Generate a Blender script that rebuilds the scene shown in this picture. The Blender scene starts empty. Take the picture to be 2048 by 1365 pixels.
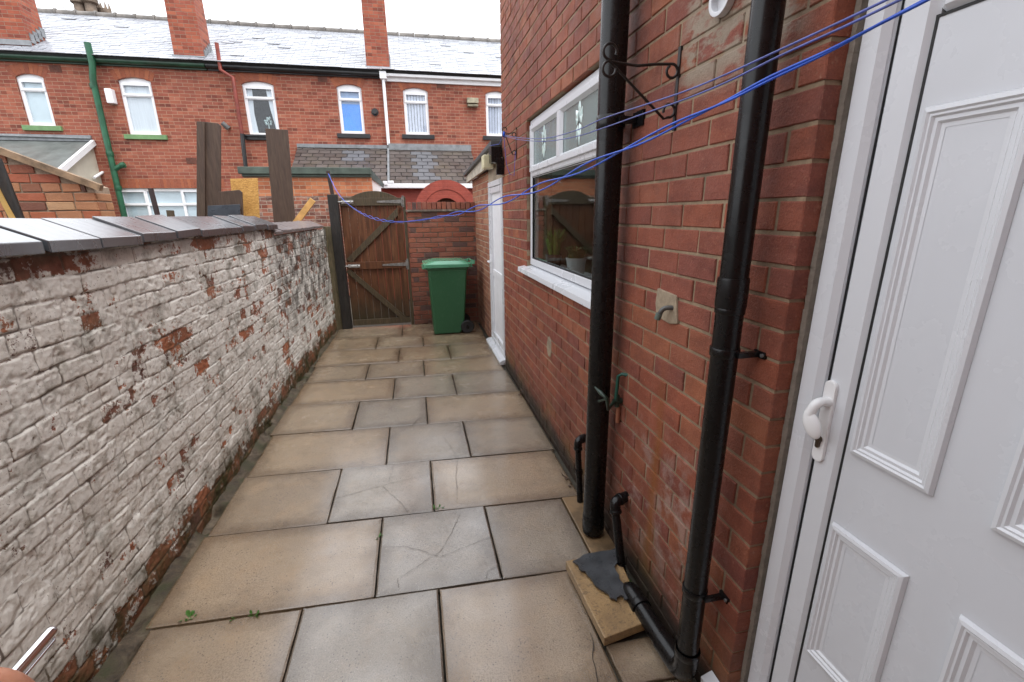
import bpy, bmesh, math, random
import numpy as np
from mathutils import Vector, Matrix, geometry
random.seed(7)
rad = math.radians
SC = bpy.context.scene
COL = SC.collection

# ------------------------------------------------------------------ survey
# The photograph was surveyed from its vanishing points: axes of the yard seen from the
# eye point (0, 0, 1.73).  x to the right, y along the yard, z up, metres.
EYE = np.array([0., 0., 1.73]); F = 895.
_y = np.array([-200., -253.5, F]); _y /= np.linalg.norm(_y)
_d = np.array([31., 3067.5, F]); _d -= _y * (_y @ _d); _d /= np.linalg.norm(_d)
_x = np.cross(_y, -_d)
if _x[0] < 0: _x = -_x
RW = np.array([_x, _y, -_d])
def _ray(px, py): return RW @ np.array([px - 1024, py - 682.5, F])
def PX(px, py, x): r = _ray(px, py); return r * (x / r[0]) + EYE
def PY(px, py, y): r = _ray(px, py); return r * (y / r[1]) + EYE
def PZ(px, py, z=0.): r = _ray(px, py); return r * ((z - 1.73) / r[2]) + EYE
def PV(px, py, a, b):
    # point of the ray in the vertical plane through plan points a, b
    n = np.array([b[1] - a[1], a[0] - b[0]]); r = _ray(px, py)
    return r * ((n @ np.array(a)) / (n @ r[:2])) + EYE

# ------------------------------------------------------------------ noise
def _hash(ix, iy, s):
    h = (ix * 374761393 + iy * 668265263 + s * 1442695041) & 0xffffffff
    h = ((h ^ (h >> 13)) * 1274126177) & 0xffffffff
    h = h ^ (h >> 16)
    return (h & 0xffff) / 65535.
def vnoise(x, y, s=0):
    ix = np.floor(x).astype(np.int64); iy = np.floor(y).astype(np.int64)
    fx = x - ix; fy = y - iy
    fx = fx * fx * (3 - 2 * fx); fy = fy * fy * (3 - 2 * fy)
    a = _hash(ix, iy, s); b = _hash(ix + 1, iy, s); c = _hash(ix, iy + 1, s); d = _hash(ix + 1, iy + 1, s)
    return (a * (1 - fx) + b * fx) * (1 - fy) + (c * (1 - fx) + d * fx) * fy
def fbm(x, y, s=0, o=4):
    r = 0; a = .5; t = 0
    for k in range(o):
        r = r + a * vnoise(x * 2 ** k, y * 2 ** k, s + k * 17); t += a; a *= .5
    return r / t
def sstep(a, b, x):
    t = np.clip((x - a) / (b - a), 0, 1); return t * t * (3 - 2 * t)

# ------------------------------------------------------------------ mesh builder
ORG = {}
class MB:
    def __init__(s): s.v = []; s.f = []; s.m = []; s.r = []; s.s = []
    def add(s, vs, fs, rnd=0., mi=0, smooth=False):
        o = len(s.v); s.v += [tuple(map(float, p)) for p in vs]
        for f in fs:
            s.f.append(tuple(o + i for i in f)); s.m.append(mi); s.r.append(rnd); s.s.append(smooth)
        return s
    def box(s, x0, x1, y0, y1, z0, z1, rnd=0., mi=0):
        return s.hexa([(x0,y0,z0),(x1,y0,z0),(x1,y1,z0),(x0,y1,z0)], [(x0,y0,z1),(x1,y0,z1),(x1,y1,z1),(x0,y1,z1)], rnd, mi)
    def hexa(s, a, b, rnd=0., mi=0):
        n = len(a)
        return s.add(list(a) + list(b), [tuple(range(n))[::-1], tuple(range(n, 2 * n))] +
              [(i, (i + 1) % n, n + (i + 1) % n, n + i) for i in range(n)], rnd, mi)
    def bar(s, p, q, w, t, up=(0, 0, 1), rnd=0., mi=0):
        # rectangular bar from p to q, w across, t thick along 'up'-ish
        p = Vector(p); q = Vector(q); d = (q - p).normalized(); u = Vector(up)
        a = d.cross(u).normalized(); u = a.cross(d).normalized()
        c = [(-w/2, -t/2), (w/2, -t/2), (w/2, t/2), (-w/2, t/2)]
        return s.hexa([p + a * i + u * j for i, j in c], [q + a * i + u * j for i, j in c], rnd, mi)
    def prism(s, poly, axis, a, b, rnd=0., mi=0):
        # poly of 2-D points; axis 'x': (y,z), 'y': (x,z), 'z': (x,y)
        def w(p, t): return {'x': (t, p[0], p[1]), 'y': (p[0], t, p[1]), 'z': (p[0], p[1], t)}[axis]
        return s.hexa([w(p, a) for p in poly], [w(p, b) for p in poly], rnd, mi)
    def tube(s, path, r, n=12, caps=True, rnd=0., mi=0, smooth=True):
        P = [Vector(p) for p in path]; k = len(P)
        R = r if isinstance(r, (list, tuple)) else [r] * k
        T = [(P[min(i + 1, k - 1)] - P[max(i - 1, 0)]).normalized() for i in range(k)]
        u = T[0].orthogonal().normalized(); vs = []
        for i in range(k):
            u = (u - T[i] * u.dot(T[i])).normalized(); w = T[i].cross(u)
            vs += [P[i] + (u * math.cos(2*math.pi*j/n) + w * math.sin(2*math.pi*j/n)) * R[i] for j in range(n)]
        s.add(vs, [(i*n + j, i*n + (j+1) % n, (i+1)*n + (j+1) % n, (i+1)*n + j) for i in range(k-1) for j in range(n)], rnd, mi, smooth)
        if caps:
            o = len(s.v) - len(vs)
            for base in (0, (k-1)*n):
                s.add(vs[base:base+n], [tuple(range(n))], rnd, mi)
        return s
    def ball(s, c, rx, ry=None, rz=None, n=12, m=8, rnd=0., mi=0, rot=None):
        ry = ry or rx; rz = rz or rx; vs = []
        for i in range(m + 1):
            a = math.pi * i / m
            for j in range(n):
                b = 2 * math.pi * j / n
                q = Vector((rx*math.sin(a)*math.cos(b), ry*math.sin(a)*math.sin(b), rz*math.cos(a)))
                if rot: q = rot @ q
                vs.append(q + Vector(c))
        return s.add(vs, [(i*n+j, i*n+(j+1)%n, (i+1)*n+(j+1)%n, (i+1)*n+j) for i in range(m) for j in range(n)], rnd, mi, True)
    def loft(s, rings, rnd=0., mi=0, smooth=False, caps=True):
        n = len(rings[0]); vs = [p for r in rings for p in r]
        s.add(vs, [(i*n+j, i*n+(j+1)%n, (i+1)*n+(j+1)%n, (i+1)*n+j) for i in range(len(rings)-1) for j in range(n)], rnd, mi, smooth)
        if caps: s.add(rings[0], [tuple(range(n))[::-1]], rnd, mi); s.add(rings[-1], [tuple(range(n))], rnd, mi)
        return s
    def build(s, name, mat, parent=None, base=None, bevel=0., seg=2):
        L = ORG[parent.name] if parent else Vector(base if base is not None else (0, 0, 0))
        me = bpy.data.meshes.new(name)
        me.from_pydata([(p[0]-L[0], p[1]-L[1], p[2]-L[2]) for p in s.v], [], s.f)
        for k in (mat if isinstance(mat, (list, tuple)) else [mat]): me.materials.append(k)
        me.polygons.foreach_set('material_index', s.m)
        me.polygons.foreach_set('use_smooth', s.s)
        at = me.attributes.new('rnd', 'FLOAT', 'FACE'); at.data.foreach_set('value', s.r)
        bm = bmesh.new(); bm.from_mesh(me)
        bmesh.ops.remove_doubles(bm, verts=bm.verts, dist=1e-6) if bevel else None
        bmesh.ops.recalc_face_normals(bm, faces=bm.faces)
        if bevel:
            es = [e for e in bm.edges if len(e.link_faces) == 2 and e.calc_face_angle(0) > .5]
            bmesh.ops.bevel(bm, geom=es, offset=bevel, segments=seg, affect='EDGES', clamp_overlap=True, profile=.6)
        bm.to_mesh(me); bm.free()
        o = bpy.data.objects.new(name, me); COL.objects.link(o)
        if parent: o.parent = parent
        else: o.location = L
        ORG[o.name] = L
        return o
def tag(o, label, cat, group=None):
    o['label'] = label; o['category'] = cat
    if group: o['group'] = group
    return o
def thing(name, base, label, cat, group=None):
    o = bpy.data.objects.new(name, None); COL.objects.link(o); o.location = base
    o.empty_display_size = .1; ORG[o.name] = Vector(base)
    return tag(o, label, cat, group)
def struct(o, kind='structure'): o['kind'] = kind; return o
def arc(c, r, a0, a1, n, plane='xz'):
    return [(c[0] + r*math.cos(rad(a0+(a1-a0)*i/n)), c[1] + r*math.sin(rad(a0+(a1-a0)*i/n))) for i in range(n+1)]
def rrect(x0, x1, y0, y1, r, n=4):
    P = []
    for cx, cy, a in ((x1-r, y1-r, 0), (x0+r, y1-r, 90), (x0+r, y0+r, 180), (x1-r, y0+r, 270)):
        P += [(cx + r*math.cos(rad(a+90*i/n)), cy + r*math.sin(rad(a+90*i/n))) for i in range(n+1)]
    return P
def elbow(p, c, q, r, n=6):
    # path p -> rounded corner at c -> q
    p, c, q = Vector(p), Vector(c), Vector(q)
    a = c + (p - c).normalized() * r; b = c + (q - c).normalized() * r
    return [p] + [(a*(1-t)**2 + c*2*t*(1-t) + b*t*t) for t in [i/n for i in range(n+1)]] + [q]

# ------------------------------------------------------------------ materials
class N:
    def __init__(s, name):
        s.m = bpy.data.materials.new(name); s.m.use_nodes = True
        s.t = s.m.node_tree; s.b = s.t.nodes['Principled BSDF']; s.pos = None
    def n(s, typ, **k):
        o = s.t.nodes.new(typ)
        for a, b in k.items(): setattr(o, a, b)
        return o
    def l(s, a, b): s.t.links.new(a, b)
    def P(s):
        if not s.pos: s.pos = s.n('ShaderNodeNewGeometry').outputs['Position']
        return s.pos
    def val(s, x, sock):
        if isinstance(x, (int, float)): sock.default_value = x
        elif isinstance(x, (tuple, list)): sock.default_value = (*x, 1) if len(x) == 3 and sock.type == 'RGBA' else x
        else: s.l(x, sock)
    def math(s, op, a, b=0., c=0., clamp=False):
        o = s.n('ShaderNodeMath', operation=op, use_clamp=clamp); s.val(a, o.inputs[0]); s.val(b, o.inputs[1]); s.val(c, o.inputs[2]); return o.outputs[0]
    def noise(s, scale, detail=4, rough=.55, vec=None, dist=0., w=None):
        o = s.n('ShaderNodeTexNoise'); o.inputs['Scale'].default_value = scale; o.inputs['Detail'].default_value = detail
        o.inputs['Roughness'].default_value = rough; o.inputs['Distortion'].default_value = dist
        s.l(vec or s.P(), o.inputs['Vector']); return o.outputs['Fac']
    def vec(s, scale=(1, 1, 1), loc=(0, 0, 0), src=None):
        o = s.n('ShaderNodeMapping'); o.inputs['Scale'].default_value = scale; o.inputs['Location'].default_value = loc
        s.l(src or s.P(), o.inputs['Vector']); return o.outputs[0]
    def ramp(s, x, stops, interp='LINEAR'):
        o = s.n('ShaderNodeValToRGB'); e = o.color_ramp; e.interpolation = interp
        while len(e.elements) < len(stops): e.elements.new(.5)
        for el, (p, c) in zip(e.elements, stops):
            el.position = p; el.color = (c, c, c, 1) if isinstance(c, (int, float)) else (*c, 1)
        s.l(x, o.inputs[0]); return o.outputs[0]
    def mr(s, x, a, b, c=0., d=1.):
        o = s.n('ShaderNodeMapRange'); s.val(x, o.inputs[0])
        for i, q in enumerate((a, b, c, d)): o.inputs[i+1].default_value = q
        return o.outputs[0]
    def mix(s, f, a, b, mode='MIX'):
        o = s.n('ShaderNodeMix', data_type='RGBA', blend_type=mode)
        s.val(f, o.inputs[0]); s.val(a, o.inputs[6]); s.val(b, o.inputs[7]); return o.outputs[2]
    def attr(s, name):
        o = s.n('ShaderNodeAttribute'); o.attribute_name = name; return o.outputs['Fac']
    def xyz(s):
        o = s.n('ShaderNodeSeparateXYZ'); s.l(s.P(), o.inputs[0]); return o.outputs
    def comb(s, a, b, c=0.):
        o = s.n('ShaderNodeCombineXYZ'); s.val(a, o.inputs[0]); s.val(b, o.inputs[1]); s.val(c, o.inputs[2]); return o.outputs[0]
    def bump(s, h, strength=.5, dist=.01, prev=None):
        o = s.n('ShaderNodeBump'); o.inputs['Strength'].default_value = strength; o.inputs['Distance'].default_value = dist
        s.l(h, o.inputs['Height'])
        if prev: s.l(prev, o.inputs['Normal'])
        return o.outputs[0]
    def out(s, color=None, rough=.5, normal=None, spec=None, coat=None, coatr=.1, metal=None, ior=None, cior=1.5):
        b = s.b
        if color is not None: s.val(color, b.inputs['Base Color'])
        s.val(rough, b.inputs['Roughness'])
        if normal: s.l(normal, b.inputs['Normal'])
        if spec is not None: s.val(spec, b.inputs['Specular IOR Level'])
        if coat is not None: s.val(coat, b.inputs['Coat Weight']); b.inputs['Coat Roughness'].default_value = coatr; b.inputs['Coat IOR'].default_value = cior
        if metal is not None: b.inputs['Metallic'].default_value = metal
        if ior: b.inputs['IOR'].default_value = ior
        return s.m
def simple(name, c, rough=.5, var=.15, scale=8., bs=0., bscale=60., bd=.002, metal=None, spec=None, coat=None, dirt=None, stretch=(1, 1, 1)):
    n = N(name); v = n.vec(stretch)
    k = n.mr(n.noise(scale, 5, vec=v), .3, .7, 1 - var, 1 + var)
    col = n.mix(1., c, n.comb(k, k, k), 'MULTIPLY')
    if dirt: col = n.mix(n.mr(n.noise(dirt[1], 6, .65, vec=v), .5, .75, 0, dirt[2]), col, dirt[0])
    nm = n.bump(n.noise(bscale, 4, vec=v), bs, bd) if bs else None
    r = n.mr(n.noise(scale * 2.3, 4, vec=v), .3, .7, rough * .8, min(1, rough * 1.25))
    return n.out(col, r, nm, spec, coat, metal=metal)
def brick_attr(name, pal, rough=.75, stain=None, bs=.5, dark=.35, extra=None):
    # individually built bricks: attribute 'rnd' picks the brick's colour
    n = N(name); a = n.attr('rnd')
    c = n.ramp(a, [(i / max(1, len(pal) - 1), q) for i, q in enumerate(pal)], 'LINEAR')
    v = n.vec((5, 5, 9)); k = n.noise(1.6, 5, .6, vec=v)
    c = n.mix(n.mr(k, .42, .72, 0, dark), c, n.mix(1., c, (.48, .42, .48), 'MULTIPLY'))
    f = n.noise(210, 3, .75); c = n.mix(n.mr(f, .45, .7, 0, .6), c, n.mix(1., c, (.55, .5, .5), 'MULTIPLY'))
    f2 = n.noise(90, 2, .5); c = n.mix(n.mr(f2, .62, .75, 0, .35), c, (.46, .27, .17))
    if extra: c = extra(n, c)
    nb = n.bump(n.noise(150, 4, .75), min(1, bs*1.4), .005); nb = n.bump(n.noise(22, 4, .6), bs, .008, nb)
    r = n.mr(n.noise(14, 4), .3, .7, rough - .18, rough + .08)
    return n.out(c, r, nb, .4)
def brick_tex(name, c1, c2, mortar, rough=.8, w=.225, h=.075, ms=.006, bs=.6, blot=((.16, .05, .035), .5)):
    n = N(name); x, y, z = n.xyz()
    wob = n.math('MULTIPLY', n.math('SUBTRACT', n.noise(9, 2), .5), .012)
    v = n.comb(n.math('ADD', n.math('ADD', x, y), wob), n.math('ADD', z, wob))
    b = n.n('ShaderNodeTexBrick'); b.offset = .5
    b.inputs['Scale'].default_value = 1; b.inputs['Brick Width'].default_value = w; b.inputs['Row Height'].default_value = h
    b.inputs['Mortar Size'].default_value = ms; b.inputs['Mortar Smooth'].default_value = .3
    n.val(c1, b.inputs['Color1']); n.val(c2, b.inputs['Color2']); n.val(mortar, b.inputs['Mortar']); n.l(v, b.inputs['Vector'])
    c = b.outputs['Color']
    # each brick its own shade
    row = n.math('FLOOR', n.math('DIVIDE', n.math('ADD', z, wob), h)); odd = n.math('MODULO', n.math('ABSOLUTE', row), 2.)
    sv = n.n('ShaderNodeSeparateXYZ'); n.l(v, sv.inputs[0])
    colm = n.math('FLOOR', n.math('ADD', n.math('DIVIDE', sv.outputs[0], w), n.math('MULTIPLY', odd, .5)))
    wn = n.n('ShaderNodeTexWhiteNoise', noise_dimensions='2D'); n.l(n.comb(colm, row), wn.inputs['Vector'])
    shade = n.ramp(wn.outputs['Value'], [(0, (.52, .46, .48)), (.10, (.74, .68, .68)), (.3, (.90, .88, .88)), (.6, (1, 1, 1)), (.85, (1.08, 1.1, 1.08)), (1, (1.18, 1.35, 1.4))])
    c = n.mix(n.math('SUBTRACT', 1, b.outputs['Fac']), c, n.mix(1., c, shade, 'MULTIPLY'))
    k = n.noise(2.2, 5, .6, vec=n.vec((3, 3, 6.)))
    c = n.mix(n.mr(k, .5, .72, 0, blot[1]), c, n.mix(.7, c, blot[0]))
    c = n.mix(n.mr(n.noise(.7, 4), .35, .65, 0, .4), c, n.mix(1., c, (1.18, 1.05, .95), 'MULTIPLY'))
    nb = n.bump(n.math('SUBTRACT', 1, b.outputs['Fac']), bs, .006)
    return n.out(c, rough, nb, .35)

def mortar_mat(name, c, dirt=(.09, .08, .06), extra=None):
    n = N(name); k = n.noise(40, 6, .7)
    col = n.mix(n.mr(k, .3, .75), [q * .7 for q in c], [q * 1.15 for q in c])
    col = n.mix(n.mr(n.noise(3., 5, .65), .5, .72, 0, .6), col, dirt)
    if extra: col = extra(n, col)
    return n.out(col, .85, n.bump(n.noise(150, 4, .7), .6, .004), .3)

def white_plastic(name, c=(.65, .663, .69), rough=.28):
    n = N(name); k = n.noise(3., 6, .6); g = n.noise(60, 3)
    col = n.mix(n.mr(k, .45, .75, 0, .2), c, [c[0]*.88, c[1]*.87, c[2]*.84])
    col = n.mix(n.mr(n.noise(11, 6, .7), .68, .85, 0, .08), col, (.42, .40, .36))
    return n.out(col, n.mr(k, .3, .7, rough - .04, rough + .06), None, .5)

# thin window glass: fresnel mix of mirror and see-through
def glass(name, tint=(.9, .93, .92), rough=.02, bumpy=0., base=.05, frost=0.):
    m = bpy.data.materials.new(name); m.use_nodes = True; t = m.node_tree; t.nodes.remove(t.nodes['Principled BSDF'])
    o = t.nodes['Material Output']
    # Schlick reflectance that is the same from both faces of the pane
    gg = t.nodes.new('ShaderNodeNewGeometry'); dp_ = t.nodes.new('ShaderNodeVectorMath'); dp_.operation = 'DOT_PRODUCT'
    t.links.new(gg.outputs['Normal'], dp_.inputs[0]); t.links.new(gg.outputs['Incoming'], dp_.inputs[1])
    ab = t.nodes.new('ShaderNodeMath'); ab.operation = 'ABSOLUTE'; t.links.new(dp_.outputs['Value'], ab.inputs[0])
    om = t.nodes.new('ShaderNodeMath'); om.operation = 'SUBTRACT'; om.inputs[0].default_value = 1.; t.links.new(ab.outputs[0], om.inputs[1])
    fr = t.nodes.new('ShaderNodeMath'); fr.operation = 'POWER'; fr.inputs[1].default_value = 5.; t.links.new(om.outputs[0], fr.inputs[0])
    tr = t.nodes.new('ShaderNodeBsdfTransparent'); tr.inputs[0].default_value = (*tint, 1)
    gl = t.nodes.new('ShaderNodeBsdfGlossy'); gl.inputs['Roughness'].default_value = rough
    if bumpy:
        nz = t.nodes.new('ShaderNodeTexNoise'); nz.inputs['Scale'].default_value = 5.; bp = t.nodes.new('ShaderNodeBump')
        g = t.nodes.new('ShaderNodeNewGeometry'); t.links.new(g.outputs['Position'], nz.inputs['Vector'])
        bp.inputs['Strength'].default_value = bumpy; bp.inputs['Distance'].default_value = .004
        t.links.new(nz.outputs[0], bp.inputs['Height']); t.links.new(bp.outputs[0], gl.inputs['Normal'])
    mx = t.nodes.new('ShaderNodeMixShader'); ml = t.nodes.new('ShaderNodeMath'); ml.operation = 'MULTIPLY_ADD'
    t.links.new(fr.outputs[0], ml.inputs[0]); ml.inputs[1].default_value = 1.; ml.inputs[2].default_value = base
    t.links.new(ml.outputs[0], mx.inputs[0]); t.links.new(tr.outputs[0], mx.inputs[1]); t.links.new(gl.outputs[0], mx.inputs[2])
    last = mx.outputs[0]
    if frost:
        df = t.nodes.new('ShaderNodeBsdfDiffuse'); df.inputs[0].default_value = (.62, .74, .74, 1); m2 = t.nodes.new('ShaderNodeMixShader'); m2.inputs[0].default_value = frost
        t.links.new(last, m2.inputs[1]); t.links.new(df.outputs[0], m2.inputs[2]); last = m2.outputs[0]
    t.links.new(last, o.inputs['Surface']); return m
# ------------------------------------------------------------------ camera, sky, sun
cd = bpy.data.cameras.new('camera'); cam = bpy.data.objects.new('camera', cd); COL.objects.link(cam)
cd.sensor_width = 36; cd.lens = F / 2048 * 36; cd.clip_start = .02; cd.clip_end = 500
M3 = Matrix(((RW[0][0], -RW[0][1], -RW[0][2]), (RW[1][0], -RW[1][1], -RW[1][2]), (RW[2][0], -RW[2][1], -RW[2][2])))
cam.matrix_world = Matrix.Translation(EYE) @ M3.to_4x4()
SC.camera = cam
SUN_EL, SUN_AZ = 62, 140      # behind thick cloud
w = bpy.data.worlds.new('World'); SC.world = w; w.use_nodes = True
t = w.node_tree; bg = t.nodes['Background']
sky = t.nodes.new('ShaderNodeTexSky'); sky.sky_type = 'NISHITA'; sky.sun_disc = False
sky.sun_elevation = rad(SUN_EL); sky.sun_rotation = rad(SUN_AZ); sky.dust_density = 4; sky.air_density = 1.2
hs = t.nodes.new('ShaderNodeHueSaturation'); hs.inputs['Saturation'].default_value = .3
t.links.new(sky.outputs[0], hs.inputs['Color'])
# cloud layer: an even bright grey, a little brighter overhead, with soft banks
tc = t.nodes.new('ShaderNodeTexCoord'); nz = t.nodes.new('ShaderNodeTexNoise'); nz.inputs['Scale'].default_value = 2.5
t.links.new(tc.outputs['Generated'], nz.inputs['Vector'])
cr = t.nodes.new('ShaderNodeValToRGB'); cr.color_ramp.elements[0].position = .3; cr.color_ramp.elements[1].position = .75
cr.color_ramp.elements[0].color = (9.2, 9.6, 10.3, 1); cr.color_ramp.elements[1].color = (12.6, 12.8, 13.2, 1)
t.links.new(nz.outputs[0], cr.inputs[0])
mx = t.nodes.new('ShaderNodeMix'); mx.data_type = 'RGBA'; mx.inputs[0].default_value = .82
t.links.new(hs.outputs[0], mx.inputs[6]); t.links.new(cr.outputs[0], mx.inputs[7])
t.links.new(mx.outputs[2], bg.inputs[0]); bg.inputs[1].default_value = .1
sl = bpy.data.lights.new('sun', 'SUN'); sl.energy = 1.2; sl.angle = rad(30); sl.color = (1, .97, .93)
so = bpy.data.objects.new('sun', sl); COL.objects.link(so)
az = rad(SUN_AZ); dv = Vector((math.sin(az)*math.cos(rad(SUN_EL)), math.cos(az)*math.cos(rad(SUN_EL)), math.sin(rad(SUN_EL))))
so.rotation_euler = dv.to_track_quat('Z', 'Y').to_euler()
vs = SC.view_settings; vs.view_transform = 'Standard'; vs.look = 'None'; vs.gamma = 1; vs.exposure = EXPO = 1.17
SC.render.engine = 'CYCLES'; SC.cycles.max_bounces = 8; SC.cycles.transparent_max_bounces = 12
SC.cycles.use_denoising = True

# ------------------------------------------------------------------ shared materials
UPVC = white_plastic('white_upvc')
UPVC_FAR = simple('white_painted_frame', (.8, .8, .82), .4, .05)
BLACKP = simple('black_pipe_plastic', (.0045, .0045, .005), .27, .12, 9, .08, 40, .001, spec=.38)
IRON = simple('black_painted_iron', (.016, .012, .011), .4, .4, 30, .4, 90, .001)
GLASS = glass('window_glass', (.90, .93, .92), .02, .08, .09)
RUBBER = simple('black_gasket', (.008, .008, .008), .6, .2)
MORT = (.36, .29, .215)

# ------------------------------------------------------------------ ground and paving
gm = N('damp_earth'); k = gm.noise(20, 6, .7)
gmat = gm.out(gm.mix(k, (.03, .026, .02), (.10, .085, .06)), .8, gm.bump(k, .8, .02))
g = MB(); g.add([(-60, -40, -.06), (60, -40, -.06), (60, 80, -.06), (-60, 80, -.06)], [(0, 1, 2, 3)])
struct(g.build('ground', gmat))

rowpx = [((305,1253),(1130,1143)), ((430,1068),(1145,995)), ((497,952),(1108,900)), ((548,868),(1075,833)), ((585,810),(1040,783)),
         ((620,765),(1008,742)), ((640,733),(985,713)), ((660,702),(975,685)), ((676,677),(960,666))]
rows = []
for a, b in rowpx:
    A, B = PZ(*a), PZ(*b); s_ = (B[1]-A[1])/(B[0]-A[0]); rows.append((A[1]-s_*A[0], s_*.8))
rows = [(-1.28, -.03), (-.66, -.03), (-.04, -.03), (.58, -.035), (1.18, -.04)] + rows + [(7.3, 0)]
jx = [[-.6, .3], [-.2, .5], [-.7, 0.1], [-.35, .42],
      [PZ(585,1290)[0], PZ(884,1270)[0]], [PZ(757,1115)[0], PZ(988,1090)[0]], [PZ(669,990)[0], PZ(865,975)[0]],
      [PZ(776,890)[0], PZ(936,885)[0]], [PZ(712,830)[0], PZ(854,825)[0]], [PZ(788,778)[0], PZ(910,772)[0]],
      [PZ(736,740)[0], PZ(848,735)[0]], [PZ(798,707)[0], PZ(898,702)[0]], [PZ(755,683)[0], PZ(846,678)[0]], [PZ(805,659)[0]]]
kind = [[.2,.8,.1],[.7,.2,.6],[.1,.9,.3],[.3,.7,.2], [.30,.86,.16],[.10,.95,.72],[.34,.80,.14],[.24,.78,.62],[.40,.84,.18],[.12,.74,.70],[.42,.55,.3],[.3,.22,.4],[.36,.5,.2],[.5,.3]]
V, FC, E_, RN = [], [], [], []
def slab(x0, x1, ya, yb, rnd):
    # ya, yb: functions y(x); grid with finer spacing at the rim
    tt = np.array([0, .012, .035, .1, .22, .36, .5, .64, .78, .9, .965, .988, 1])
    o = len(V); n = len(tt); tz = random.uniform(-.002, .0025); tx = random.uniform(-.004, .004); ty = random.uniform(-.004, .004)
    for j in tt:
        for i in tt:
            xl0 = x0 + .0045; xl1 = x1 - .0045; x = xl0 + (xl1 - xl0) * i
            y0 = ya(x) + .0055; y1 = yb(x) - .0045; y = y0 + (y1 - y0) * j
            e = min(i, 1-i) * (x1-x0), min(j, 1-j) * (y1-y0); e = min(e)
            rim = min(i, 1-i, j, 1-j)
            V.append((x + random.uniform(-.0012,.0012)*(rim == 0), y + random.uniform(-.0012,.0012)*(rim == 0), tz + tx*(i-.5) + ty*(j-.5) - (.0035 if rim == 0 else 0))); E_.append(e)
    for j in range(n-1):
        for i in range(n-1): FC.append((o+j*n+i, o+j*n+i+1, o+(j+1)*n+i+1, o+(j+1)*n+i)); RN.append(rnd)
    # skirt
    rimv = [o+i for i in range(n)] + [o+k*n+n-1 for k in range(1, n)] + [o+(n-1)*n+i for i in range(n-2, -1, -1)] + [o+k*n for k in range(n-2, 0, -1)]
    b = len(V)
    for i in rimv: V.append((V[i][0], V[i][1], -.045)); E_.append(0)
    for i in range(len(rimv)):
        j = (i+1) % len(rimv); FC.append((rimv[j], rimv[i], b+i, b+j)); RN.append(rnd)
for r in range(len(rows)-1):
    (c0, s0), (c1, s1) = rows[r], rows[r+1]
    ya = lambda x, c0=c0, s0=s0: c0+s0*x
    yb = lambda x, c1=c1, s1=s1: c1+s1*x
    xs = [-1.255 + .015*math.sin(r*2.1)] + jx[r] + [.93 + .02*math.sin(r)]
    if r == 4: xs[-1] = .655
    if r == 5: xs[-1] = .80
    for q in range(len(xs)-1): slab(xs[q], xs[q+1], ya, yb, kind[r][q])
    if r == 4: slab(.662, .94, ya, lambda x: 1.335, .28)
    if r == 5: pass
me = bpy.data.meshes.new('paving'); me.from_pydata(V, [], FC)
me.attributes.new('rnd', 'FLOAT', 'FACE').data.foreach_set('value', RN)
me.attributes.new('edge', 'FLOAT', 'POINT').data.foreach_set('value', E_)
pm = N('wet_paving_slab'); a = pm.attr('rnd'); e = pm.attr('edge')
c = pm.ramp(a, [(0, (.435, .325, .208)), (.35, (.405, .312, .21)), (.6, (.375, .31, .228)), (.8, (.35, .30, .233)), (1, (.325, .284, .23))])
n1 = pm.noise(1.7, 5, .6, vec=pm.vec((1, 1, 1), (3, 5, 0)))
c = pm.mix(pm.mr(pm.noise(3.3, 6, .68, vec=pm.vec((1, 1, 1), (9, 4, 0))), .52, .68, 0, .6), c, pm.mix(1., c, (.66, .63, .60), 'MULTIPLY'))
c = pm.mix(pm.mr(n1, .35, .65, 0, .55), c, pm.mix(1., c, (.62, .60, .60), 'MULTIPLY'))
n2 = pm.noise(6, 6, .65); c = pm.mix(pm.mr(n2, .5, .75, 0, .4), c, pm.mix(1., c, (1.25, 1.08, .86), 'MULTIPLY'))
ed = pm.math('ADD', e, pm.math('MULTIPLY', pm.math('SUBTRACT', pm.noise(7, 5, .7), .5), .10))
c = pm.mix(pm.mr(ed, .0, .10, .9, 0), c, pm.mix(1., c, (.48, .44, .40), 'MULTIPLY'))
vo = pm.n('ShaderNodeTexVoronoi'); vo.inputs['Scale'].default_value = 105; pm.l(pm.P(), vo.inputs['Vector'])
sp = pm.math('MULTIPLY', pm.mr(vo.outputs['Distance'], .12, .3, 1, 0), pm.mr(pm.noise(37, 2), .52, .60, 0, 1))
c = pm.mix(pm.math('MULTIPLY', sp, pm.mr(a, .4, .9, .0, .5)), c, (.55, .51, .45))
vo2 = pm.n('ShaderNodeTexVoronoi'); vo2.inputs['Scale'].default_value = 60; pm.l(pm.vec((1,1,1),(7.3,1.1,0)), vo2.inputs['Vector'])
sp2 = pm.math('MULTIPLY', pm.mr(vo2.outputs['Distance'], .10, .24, 1, 0), pm.mr(pm.noise(9, 3), .46, .54, 0, 1))
c = pm.mix(pm.math('MULTIPLY', sp2, .75), c, (.07, .055, .045))
f = pm.noise(150, 4, .75); c = pm.mix(pm.mr(f, .44, .64, 0, .8), c, pm.mix(1., c, (.62, .6, .58), 'MULTIPLY'))
wet = pm.noise(2.6, 4, .6, vec=pm.vec((1, 1, 1), (11, 2, 0)))
rgh = pm.math('ADD', pm.mr(wet, .35, .7, .10, .32), pm.mr(f, .3, .7, -.05, .07))
nb = pm.bump(f, .8, .004); nb = pm.bump(pm.noise(55, 4, .7), .5, .005, nb); nb = pm.bump(pm.noise(5, 3), .2, .01, nb)
pmat = pm.out(c, rgh, nb, .7, pm.mr(wet, .3, .62, 1., .45), .19, cior=1.95)
me.materials.append(pmat)
po = bpy.data.objects.new('paving', me); COL.objects.link(po); struct(po)
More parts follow.
